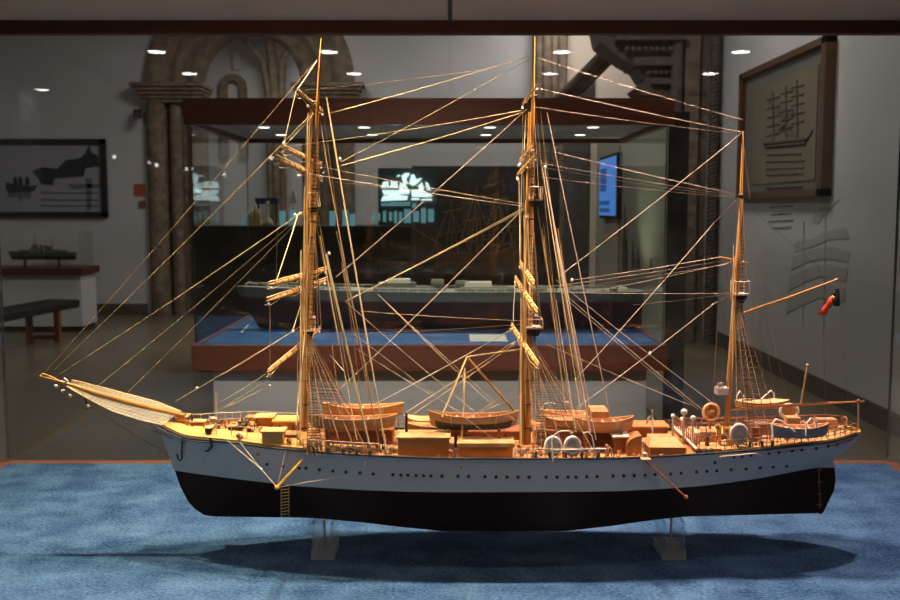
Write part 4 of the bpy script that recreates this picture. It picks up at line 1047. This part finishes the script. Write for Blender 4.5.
bits(310, 392, 445, 450, 2.10, 34, [M['house_d'], M['roof'], M['rope_d']])
bits(385, 520, 445, 450, 2.075, 20, [M['house_d'], M['roof'], M['rope_d'], M['white']], .8)
bits(612, 690, 445, 450, 2.10, 24, [M['house_d'], M['roof'], M['white'], M['rope_d']])
bits(700, 850, 440, 445, 2.14, 30, [M['house_d'], M['roof'], M['white'], M['rope_d']], 1.5)
bits(520, 612, 445, 450, 2.11, 34, [M['house_d'], M['roof'], M['house']])
for (x0, x1, yt, yb, Y, m) in ((190, 203, 414, 421, 2.2, M['boat_in']), (228, 238, 424, 431, 2.16, M['house_d']), (176, 186, 410, 416, 2.22, M['house']), (246, 258, 409, 414, 2.26, M['roof']), (205, 211, 424, 429, 2.14, M['rope_d']), (284, 297, 436, 443, 2.12, M['house'])):
    a = at(x0, yb, Y); b = at(x1, yt, Y); zz = deckz((a.x+b.x)/2)
    o = MB().box2((a.x, Y, zz-.002), (b.x, Y+.03, zz+.008)).build('hatch', m, ship)
    MB().box2((a.x-.002, Y-.002, zz+.008), (b.x+.002, Y+.032, zz+.010)).build('hatch_cover', M['boat_in'] if m is M['roof'] else M['roof'], o)
wl_ = at(240, 424, 2.15); wl_.z = deckz(wl_.x)+.009; mb = MB(); mb.tube([(wl_.x, 2.15, wl_.z), (wl_.x, 2.24, wl_.z)], .0045, 10)
for yy in (2.16, 2.195, 2.23): mb.lathe((wl_.x, yy, wl_.z), [(.0075, -.003), (.0075, .003)], 10, axis='Y')
wo = mb.build('anchor_windlass', M['rope_d'], ship)
for yy in (2.155, 2.235): MB().tube([(wl_.x, yy, deckz(wl_.x)-.001), (wl_.x, yy, wl_.z)], .004).build('windlass_leg', M['rope_d'], wo)
# poop benches / skylight
for (x0, x1, yt, yb, Y, m) in ((752, 762, 428, 436, 2.14, M['house_d']), (788, 801, 418, 428, 2.22, M['boat']), (818, 838, 420, 428, 2.2, M['boat']), (746, 782, 422, 429, 2.2, M['house_d']), (700, 716, 432, 438, 2.16, M['roof'])):
    a = at(x0, yb, Y); b = at(x1, yt, Y); MB().box2((a.x, Y, ZP-.002), (b.x, Y+.03, max(b.z, poop_z(a.x)+.008))).build('skylight_box', m, ship)
for yy in (0, .012, .024):
    MB().tube([at(748, 424, 2.17)+Vector((0, yy, 0)), at(770, 424, 2.17)+Vector((0, yy, 0))], .001).build('grating_bar', M['rope_p'], ship)

# ---- masts
def mast(segs, name='mast'):
    """segs: list of (px,py,r)"""
    pts = [at(x, y, SY) for x, y, r in segs]; rr = [r for *_, r in segs]
    pts[0].z = min(pts[0].z, deckz(pts[0].x)-.002)
    return MB().tube(pts, rr, 12).build(name, M['mast'], ship)
fore = mast([(303.5, 447, .0085), (308, 335, .0080), (308.5, 322, .0075), (311, 262, .0062), (313.5, 205, .006), (315, 170, .0050), (317.5, 108, .0042), (319.5, 70, .003), (321.5, 38, .0016)])
main = mast([(527, 447, .009), (528.5, 338, .0085), (529, 322, .008), (530.5, 262, .0065), (531, 200, .0062), (532, 150, .0050), (533, 108, .0042), (533.5, 70, .003), (534.5, 36, .0016)])
miz = mast([(726, 425, .0068), (731, 360, .0062), (736.5, 294, .0056), (738.5, 258, .0045), (741, 196, .0038), (743, 131, .0018)])
# doubling spars
def spar(a, b, r0, r1, parent, nm='topmast', m=None, Y=SY-.006): return MB().tube([at(*a, Y), at(*b, Y)], [r0, r1], 10).build(nm, m or M['mast'], parent)
spar((303, 345), (307, 245), .0045, .0040, fore, 'topmast_heel'); spar((307.5, 215), (311.5, 108), .004, .0032, fore, 'topgallant_heel')
spar((521.5, 445), (523, 345), .0055, .005, main, 'trysail_mast'); spar((524, 345), (527, 200), .0045, .0040, main, 'topmast_heel'); spar((527.5, 200), (529.5, 112), .004, .003, main, 'topgallant_heel')
spar((731.5, 300), (735, 256), .0035, .003, miz, 'topmast_heel')
MB().ball(at(741, 196, SY), .0065, 10).build('mast_cap', M['black'], miz)
# bands
def bands(parent, x0, y0, x1, y1, n, r, m):
    for k in range(n):
        p = at(x0, y0, SY).lerp(at(x1, y1, SY), (k+.5)/n); MB().lathe((p.x, p.y, p.z), [(r, 0), (r*1.12, .001), (r, .003)], 12).build('mast_band', m, parent)
bands(fore, 311, 262, 315, 165, 6, .0078, M['rope_d']); bands(fore, 304, 440, 308, 345, 4, .0096, M['rope_d']); bands(main, 527, 440, 528.5, 345, 4, .0101, M['rope_d']); bands(main, 530.5, 262, 532, 160, 6, .0078, M['rope_d'])
# tops (platforms)
def top(px, py, w, h, parent, m, Y0=SY, flare=1.0):
    k = Y0/F; c = at(px, py, Y0); W = w*k; H = h*k; D = W*1.4
    mb = MB(); mb.box((c.x, c.y, c.z), (W, D, .0035)); o = mb.build('top_platform', m, parent)
    mb = MB()
    for sx_ in (-1, 1):
        for sy_ in (-1, 1): mb.tube([(c.x+sx_*W/2, c.y+sy_*D/2, c.z), (c.x+sx_*W/2*flare, c.y+sy_*D/2*flare, c.z+H)], .0015, 5)
    for sy_ in (-1, 1): mb.tube([(c.x-W/2*flare, c.y+sy_*D/2*flare, c.z+H), (c.x+W/2*flare, c.y+sy_*D/2*flare, c.z+H)], .0013, 5)
    for sx_ in (-1, 1): mb.tube([(c.x+sx_*W/2*flare, c.y-D/2*flare, c.z+H), (c.x+sx_*W/2*flare, c.y+D/2*flare, c.z+H)], .0013, 5)
    mb.build('top_rail', m, o)
    mb = MB()
    for i in range(3): mb.box((c.x, c.y, c.z-.006-i*.006), (W*.9-i*.004, D*.6-i*.008, .004))
    mb.build('trestle_trees', M['rope_d'], o)
    return o
top(308.5, 330, 11, 13, fore, M['rope_p']); top(313.5, 206, 11, 13, fore, M['rope'], flare=.75)
top(535, 200, 12, 13, main, M['rope_p']); top(533, 327, 17, 9, main, M['rope_p']); top(740, 294, 13, 13, miz, M['rope_p'])
b_ = at(721.5, 390.5, SY); MB().box((b_.x, b_.y, b_.z), (.026, .026, .016)).build('searchlight_box', M['white'], miz); MB().box((b_.x-.004, b_.y, b_.z+.013), (.012, .012, .010)).build('searchlight', M['rope_p'], miz)
# crosstree on mizzen
MB().tube([at(719, 257, SY-.02), at(733, 260, SY), at(748, 263, SY+.02)], [.002, .003, .002]).build('crosstree', M['spar'], miz)
# ---- yards
def yard(end, cen, parent, r, near=True, truss=True):
    r *= .86
    Cc = at(*cen, SY); E = at_z(*end, Cc.z); v = E-Cc
    Fp = Cc-v
    pts = [Cc+v*(1-2*i/12) for i in range(13)]
    o = MB().tube(pts, [r*(.35+.65*(1-abs(1-2*i/12)**1.6)) for i in range(13)], 10).build('yard', M['spar'], parent)
    n = 11
    mb = MB()
    for i in range(1, n):
        p = Cc+v*(1-2*i/n); q = v.normalized(); mb.tube([p-q*.0015, p+q*.0015], r*(.45+.65*(1-abs(1-2*i/n)**1.6))*1.22, 10)
    mb.build('gaskets', M['rope_b'], o)
    MB().tube([p+Vector((-.003, 0, -.008-.004*math.sin(i*1.5))) for i, p in enumerate(pts)], .0007, 4).build('foot_rope', M['rope'], o)
    MB().tube([Cc, Cc+Vector((.018, 0, 0))], .003).build('parrel', M['rope_d'], o)
    MB().tube([p+Vector((.001, 0, r+.0012)) for p in pts], r*.2, 6).build('jackstay', M['rope'], o)
    for s in (1, -1): MB().ball(Cc+v*s*.93+Vector((0, 0, -.008)), .0032, 8).build('block', M['white'], o)
    return Cc, E, Fp
YF = {}
for k, (e, c, r) in enumerate((((296, 90), (311, 102), .0042), ((281, 147), (305, 157.5), .0052), ((275, 158), (305, 171), .0058), ((268, 285), (301, 276), .0062), ((266, 301), (300, 289), .0062), ((267, 373), (298, 347), .0066))):
    YF[k] = yard(e, c, fore, r)
YM = {}
for k, (e, c, r) in enumerate((((522, 105), (529, 96), .0038), ((519.5, 161), (525.5, 154.5), .0048), ((517, 175), (524.5, 167.5), .0055), ((520, 263), (526, 272), .006), ((515, 278), (524, 292), .0062), ((511, 325), (522.7, 342.6), .0066))):
    YM[k] = yard(e, c, main, r)
# gaff, boom, derricks
gf = MB().tube([at(743, 313, SY), at(790, 297, SY), at(838, 279, SY)], [.0034, .003, .0018], 8).build('gaff', M['spar'], ship)
bm_ = MB().tube([at(729, 410, SY), at(800, 404.5, SY), at(864, 401.5, SY)], [.0028, .0034, .0024], 8).build('spanker_boom', M['house'], ship)
MB().ball(at(858, 401, SY), .005, 8).build('boom_ball', M['house_d'], bm_)
MB().tube([at(858.3, 430, SY), at(858.3, 402, SY)], .0024, 8).build('boom_crutch', M['rope_p'], ship)
dk = MB().tube([at(467, 357, SY-.03), at(442, 417, SY-.09)], .0022, 8).build('derrick_leg', M['rope'], ship)
MB().tube([at(467, 357, SY-.03), at(517, 414, SY-.03)], .0028, 8).build('derrick_leg', M['spar'], ship)
MB().tube([at(465, 368, SY-.03), at(461, 457, SY-.10)], .0022, 8).build('derrick_leg', M['rope'], ship)
MB().tube([at(466, 357, SY-.03), at(522, 349, SY)], .0019, 8).build('derrick_span', M['rope'], ship)
MB().tube([at(807.5, 366, SY+.03), at(801, 403, SY+.03)], .0026, 8).build('ensign_spar', M['rope_b'], ship)
MB().ball(at(807.5, 365, SY+.03), .003, 8).build('spar_tip', M['raftgrey'], ship)
# ensign
fl = thing
def cloth(pts, m, nm, parent):
    n = len(pts); mb = MB()
    a_ = [Vector(at(x, y, SY+dy)) for x, y, dy in pts]
    mb.prism(a_, (0, .0015, 0)); return mb.build(nm, m, parent)
# draped in two folds
def fold(grid, m, nm, parent):
    mb = MB(); loft(mb, [[at(x, y, SY+dy) for x, y, dy in row] for row in grid]); o = mb.build(nm, m, parent)
    sd = o.modifiers.new('thickness', 'SOLIDIFY'); sd.thickness = .0008; return o
flg = fold([[(829.5, 299, 0), (832, 303, 0), (833, 306, 0)], [(831.5, 292, .006), (834, 298, .004), (834, 306, .0)], [(835, 289, .004), (837, 297, -.003), (837, 306, -.003)], [(839, 288, -.002), (839.5, 297, .004), (840, 306, .004)]], M['fgreen'], 'ensign', ship)
fold([[(829.5, 296.5, -.002), (827, 301, 0), (821, 309, 0), (817, 314.5, 0)], [(831.5, 298, -.008), (829, 303, -.004), (824, 309, -.006), (821.5, 315, -.004)], [(832.5, 303, -.003), (831.5, 306, .0), (828, 310, .002), (826.5, 315, .0)]], M['red'], 'ensign_red_half', flg)
c_ = at(832.6, 298, SY-.006); MB().lathe((c_.x, c_.y, c_.z), [(.0055, 0), (.0055, .001)], 12, axis='Y').build('ensign_emblem', M['yellow'], flg)
MB().lathe((c_.x, c_.y-.0008, c_.z), [(.003, 0), (.003, .001)], 12, axis='Y').build('ensign_shield', M['red'], flg)

# ---- shrouds with ratlines
def shroud(top_, bots, Yb, parent, m, m2, rat=14, r=.0011, Yt=SY, s0=.06, s1=.97, rr=.0006, nm='shroud'):
    T = at(*top_, Yt); B = [at(x, y, Yb) for x, y in bots]
    T2 = [T+Vector(((i-(len(B)-1)/2)*.002, 0, 0)) for i in range(len(B))]
    mb = MB()
    for a_, b_ in zip(T2, B): mb.tube([a_, b_], r, 5)
    o = mb.build(nm, m, parent)
    mb = MB()
    for k in range(rat):
        s = s0+(s1-s0)*k/(rat-1); mb.tube([a_.lerp(b_, s) for a_, b_ in zip(T2, B)], rr, 4)
    mb.build('ratlines', m2, o)
    if nm == 'shroud':
        for b_ in B:
            MB().lathe((b_.x, b_.y, b_.z-.002), [(.0025, 0), (.0035, .004), (.0025, .008), (.0035, .013), (.0025, .017)], 8).build('deadeye', M['rope_d'], o)
    return o
shroud((309, 340), [(314, 453), (328, 453.5), (343, 454), (357, 455), (370, 456)], SY-.130, fore, M['rope_b'], M['rope_d'], 24)
shroud((309, 338), [(316, 431), (328, 431), (341, 432), (353, 432), (364, 433)], SY+.122, fore, M['rope_b'], M['rope_d'], 20)
shroud((528, 340), [(536, 458), (550, 458.5), (566, 458.5), (582, 458.5), (598, 458.5)], SY-.132, main, M['rope_b'], M['rope_d'], 24)
shroud((528, 338), [(538, 433), (551, 433), (564, 433), (577, 433), (590, 433)], SY+.126, main, M['rope_b'], M['rope_d'], 20)
shroud((736, 300), [(738, 449), (750, 448), (762, 447.5), (772, 447)], SY-.10, miz, M['rope_b'], M['rope_d'], 26, r=.0008, rr=.0005)
shroud((737, 298), [(744, 425), (755, 424), (766, 424), (777, 423)], SY+.10, miz, M['rope_b'], M['rope_d'], 22, r=.0008, rr=.0005)
for (tp, bt, Yb, pr) in (((313, 212), [(306, 327), (312, 328), (318, 328)], SY-.02, fore), ((313, 212), [(309, 325), (314, 326), (321, 326)], SY+.03, fore), ((316.5, 112), [(311, 203), (316, 204), (319, 204)], SY-.015, fore),
                         ((531, 206), [(529, 325), (536, 326), (541, 326)], SY-.02, main), ((531, 206), [(528, 325), (533, 325), (539, 325)], SY+.03, main), ((533, 112), [(530, 197), (535, 198), (539, 198)], SY-.015, main), ((741, 200), [(739.5, 291), (743, 291), (746, 291)], SY-.01, miz)):
    shroud(tp, bt, Yb, pr, M['rope_b'], M['rope_d'], 22, r=.0011, rr=.0009, nm='topmast_shroud')

shroud((311, 340), [(307, 456), (312, 456), (317, 456), (322, 456)], SY-.125, fore, M['rope_b'], M['rope_d'], 40, r=.0011, rr=.0009, nm='topmast_shroud')
shroud((313, 345), [(318, 398), (325, 398), (333, 398), (343, 399)], SY+.06, fore, M['rope_d'], M['rope_d'], 16, r=.0007, rr=.0009, nm='topmast_shroud')
shroud((534, 335), [(537, 450), (542, 450), (548, 450)], SY-.12, main, M['rope_b'], M['rope_d'], 40, r=.0010, rr=.0009, nm='topmast_shroud')
shroud((741, 299), [(744, 446), (750, 446), (756, 446)], SY-.09, miz, M['rope_d'], M['rope_d'], 44, r=.0008, rr=.0009, nm='topmast_shroud')
# ---- standing and running rigging
N_, P_, B_ = M['rope'], M['rope_p'], M['rope_b']
nr, fr = SY-.128, SY+.12
L = [ # x1,y1,Y1, x2,y2,Y2, r, mat
 (47, 370, SY, 313, 64, SY, .0007, B_), (55, 369, SY, 313.5, 112, SY, .0008, N_), (59, 374.5, SY, 304, 211, SY, .0009, N_), (99, 385, SY, 303, 214, SY, .0009, N_), (128, 392, SY, 303, 216, SY, .0009, N_),
 (176, 401, SY, 304, 324, SY, .0009, N_), (215, 405, SY, 270, 371, YF[5][1].y, .0009, N_), (222, 408, SY, 272, 376, YF[5][1].y, .0009, N_), (216, 412, SY-.03, 269, 386, SY-.1, .0011, N_),
 (296, 90, YF[0][1].y, 283, 147, YF[1][1].y, .0010, N_), (297, 90, YF[0][1].y, 317, 60, SY, .0010, N_), (284, 146, YF[1][1].y, 314, 113, SY, .0009, N_), (279, 156, YF[2][1].y, 302, 168, SY, .0008, N_), (279, 157, YF[2][1].y, 276, 283, YF[3][1].y, .0008, B_),
 (276, 282, YF[3][1].y, 298, 214, SY, .0012, N_), (271, 300, YF[4][1].y, 300, 288, SY, .0007, N_), (293, 330, SY-.1, 302, 300, SY, .0010, N_), (270, 300, YF[4][1].y, 270, 384, YF[5][1].y, .0007, B_), (305, 331, SY-.02, 296, 425, nr, .0020, N_),
 (298, 330, SY, 297, 446, nr, .0012, B_), (301, 250, SY-.02, 300, 440, nr, .0017, N_), (305, 220, SY-.01, 304, 330, SY-.03, .0014, N_), (308, 113, SY, 307, 200, SY-.02, .0012, N_), (311, 113, SY, 309, 200, SY-.02, .0010, N_),
 (326.5, 97, SY, 387, 455, nr, .0024, N_), (320, 120, SY, 334, 205, SY-.03, .0015, B_), (324, 150, SY, 381, 453, nr, .0018, B_), (326, 254, SY-.05, 372, 456, nr, .0033, N_), (320, 236, SY-.03, 357, 440, nr, .0015, N_), (318, 215, SY, 352, 395, nr, .0008, B_),
 (322, 100, SY, 366, 434, fr, .0009, B_), (319, 60, SY, 326, 100, SY, .0008, B_), (326, 97, SY, 326, 84, SY, .0006, B_), (330, 355, SY, 344, 371, SY-.05, .0012, N_), (332, 345, SY-.05, 338, 395, nr, .0008, B_), (316, 222, SY, 336, 330, SY+.05, .0008, B_),
 (297, 91, YF[0][1].y, 480, 70, SY, .0006, B_), (331, 113, SY, 533, 55, SY, .0009, N_), (341, 162, SY, 533, 57, SY, .0008, N_), (340, 166, SY, 524, 112, SY-.05, .0012, N_), (284, 147, YF[1][1].y, 524, 110, SY, .0008, N_),
 (318, 166, SY, 530, 205, SY, .0008, N_), (300, 172, SY-.05, 530, 207, SY, .0009, P_), (335, 182, SY, 440, 191, SY, .0006, P_), (531, 204, SY, 346, 301, SY-.03, .0013, N_), (533, 205, SY, 352, 298, SY-.03, .0010, N_), (528, 204, SY, 337, 392, SY-.06, .0010, P_), (527, 109, SY, 336, 277, SY-.05, .0009, P_),
 (514, 328, SY, 374, 405, nr, .0011, P_), (513, 342, SY, 405, 413, nr, .0009, N_), (517, 342, SY, 412, 415, nr, .0009, N_), (378, 294, SY, 495, 408, nr, .0008, P_), (345, 301, SY, 482, 418, nr, .0008, P_), (353, 333, SY-.03, 505, 447, nr, .0007, P_), (355, 348, SY, 470, 418, nr, .0007, P_), (384, 300, SY, 515, 420, nr, .0007, N_),
 (360, 311, SY, 529, 321, SY, .0008, N_), (369, 333, SY, 524, 324, SY, .0007, P_), (300, 331, SY, 369, 333, SY, .0005, B_), (466, 420, nr, 522, 382, SY, .0008, B_), (470, 416, nr, 530, 391, SY, .0008, N_), (292, 332, SY-.02, 220, 376, SY-.01, .0008, P_),
 (547, 113, SY, 609, 410, SY-.05, .0017, P_), (544, 166, SY, 590, 433, nr, .0028, P_), (541, 160, SY, 583, 425, nr, .0016, N_), (540, 110, SY, 572, 380, fr, .0009, B_), (536, 112, SY, 560, 350, SY+.1, .0009, B_), (548, 190, SY, 596, 440, nr, .0013, P_), (556, 300, SY, 576, 432, nr, .0011, P_),
 (541, 330, SY, 562, 432, fr, .0007, B_), (545, 330, SY, 570, 432, fr, .0007, B_), (549, 300, SY, 578, 432, fr, .0007, B_), (537, 205, SY, 556, 330, SY+.05, .0010, B_), (523, 114, SY, 520, 260, SY-.03, .0010, N_), (526, 114, SY, 524, 150, SY-.02, .0010, N_), (519, 180, YM[2][1].y, 520, 262, YM[3][1].y, .0008, P_),
 (515, 282, YM[4][1].y, 513, 324, YM[5][1].y, .0007, P_), (521, 298, SY-.02, 521, 445, nr, .0014, N_), (524, 215, SY-.01, 526, 300, SY-.03, .0018, N_), (528, 215, SY-.012, 530, 300, SY-.035, .0013, N_),
 (538, 58, SY, 743, 120, SY, .0007, P_), (538, 88, SY, 741, 132, SY, .0009, P_), (535, 107, SY, 741, 134, SY, .0008, P_), (743, 132, SY, 558, 277, SY-.06, .0009, P_), (555, 152, SY, 740, 195, SY, .0008, P_), (541, 163, SY, 740, 196, SY, .0009, P_), (541, 167, SY, 740, 198, SY, .0007, P_), (541, 177, SY, 740, 198, SY, .0008, P_),
 (740, 197, SY, 714, 223, SY-.02, .0016, M['rope_d']), (714, 223, SY-.02, 575, 380, nr, .0011, P_), (573, 280, SY, 720, 257, SY-.02, .0011, P_), (562, 285, SY, 721, 261, SY-.02, .0009, P_), (560, 289, SY, 728, 264, SY-.02, .0009, P_), (600, 290, SY, 733, 262, SY-.02, .0008, P_), (567, 292.5, SY, 734, 293, SY, .0009, P_), (632, 305, SY, 733, 293.5, SY, .0008, P_),
 (716, 302, SY-.02, 577, 408, nr, .0011, P_), (556, 280, SY, 714, 404, nr, .0008, P_), (560, 290, SY, 704, 411, nr, .0009, P_), (566, 299, SY, 699, 410, nr, .0007, P_), (546, 344, SY, 690, 405, nr+.04, .0008, P_), (540, 364, SY, 578, 398, SY, .0010, P_), (541, 368, SY, 575, 402, SY, .0009, P_), (538, 340, SY, 602, 367, SY, .0007, B_),
 (743, 140, SY, 750, 200, SY+.02, .0006, B_), (742, 198, SY, 790, 412, SY+.07, .0005, B_), (742, 205, SY, 778, 410, SY+.07, .0005, B_), (741, 215, SY, 768, 410, SY+.07, .0005, B_), (719, 303, SY, 712.5, 402, SY, .0016, B_), (724, 300, SY, 722, 385, SY, .0006, B_), (727, 262, SY, 724, 300, SY, .0006, B_), (841, 307, SY, 848, 402, SY, .0007, B_),
 (823, 288, SY, 825, 418, SY, .0009, B_), (836, 281, SY, 841, 290, SY, .0006, B_), (742, 200, SY, 817, 265, SY, .0004, M['rope_d']), (817, 265, SY, 825, 283, SY, .0008, M['rope_d']), (824, 285, SY, 826, 294, SY, .0008, M['rope_d']), (734, 292, SY, 716, 303, SY, .0009, P_)]
random.seed(11)
for (xt, yt, xb, yb, n_) in ((309, 115, 303, 440, 7), (313.5, 210, 307, 330, 4), (526, 150, 522, 440, 6), (530, 205, 527, 330, 3), (545, 170, 588, 430, 5), (541, 205, 572, 430, 5), (326, 170, 380, 450, 2), (738, 200, 728, 400, 3)):
    for k in range(n_):
        u0 = random.uniform(0, .35); u1 = random.uniform(.75, 1)
        j0, j1 = random.uniform(-4, 4), random.uniform(-5, 5)
        L.append((xt+(xb-xt)*u0+j0, yt+(yb-yt)*u0, SY-random.uniform(.0, .02), xt+(xb-xt)*u1+j1, yt+(yb-yt)*u1, SY-random.uniform(.03, .12), random.choice((.0007, .0009, .0012)), random.choice((N_, B_, B_, M['spar']))))
done = 0
for i, (x1, y1_, Y1, x2, y2, Y2, r, m) in enumerate(L):
    a_ = at(x1, y1_, Y1); b_ = at(x2, y2, Y2); d_ = (b_-a_).length; sag = .006*d_
    pts = [a_.lerp(b_, t_/6)-Vector((0, 0, sag*4*(t_/6)*(1-t_/6))) for t_ in range(7)]
    MB().tube(pts, r*(.76 if x1 < 535 else .64), 5, cap=False).build('rigging_line', m, fore if x1 < 335 and x2 < 420 else (miz if x1 > 700 and x2 > 700 else main))
# mast-side running ropes near fore & main, hanging blocks
for (x, y) in ((308, 106), (299, 176), (295, 215), (300, 214), (329, 253.5), (293, 331.5), (519, 165.5), (518, 179.5), (545, 167), (515, 343), (513, 345), (284, 143), (270, 386), (340, 159), (527, 217), (197, 388), (572, 280), (650, 353)):
    MB().ball(at(x, y, SY-.02), .0033, 8, sz=1.2).build('rigging_block', M['white'], ship)
# ---- acrylic stands
for (x0, x1, lab) in ((310, 334, 'clear acrylic block stand holding the bow end of the big ship'), (661, 687, 'clear acrylic block stand holding the stern end of the big ship')):
    yf = 2.165; a = at(x0+1, 560 if x0 < 400 else 557, yf); b = at(x1, 520, yf); z0 = EYE-.807; ztop = EYE-(.7245 if x0 < 400 else .7195)
    t = thing('acrylic_stand', lab, 'stand', ((a.x+b.x)/2, 2.2, z0), 'acrylic stands under the ship')
    MB().box2((a.x, yf, z0+.0005), (b.x, 2.26, z0+.022)).build('foot_block', M['acrylic_foot'], t)
    MB().box2((a.x+.002, yf+.005, z0+.022), (a.x+.010, 2.255, ztop)).build('upright', M['acrylic'], t)
    MB().box2((b.x-.010, yf+.005, z0+.022), (b.x-.002, 2.255, ztop)).build('upright', M['acrylic'], t)
    MB().tube([((a.x+b.x)/2, 2.2, z0+.004), ((a.x+b.x)/2, 2.2, ztop)], .003, 8).build('threaded_rod', M['raftgrey'], t)
for o in bpy.data.objects:
    if '_o' in o: del o['_o']
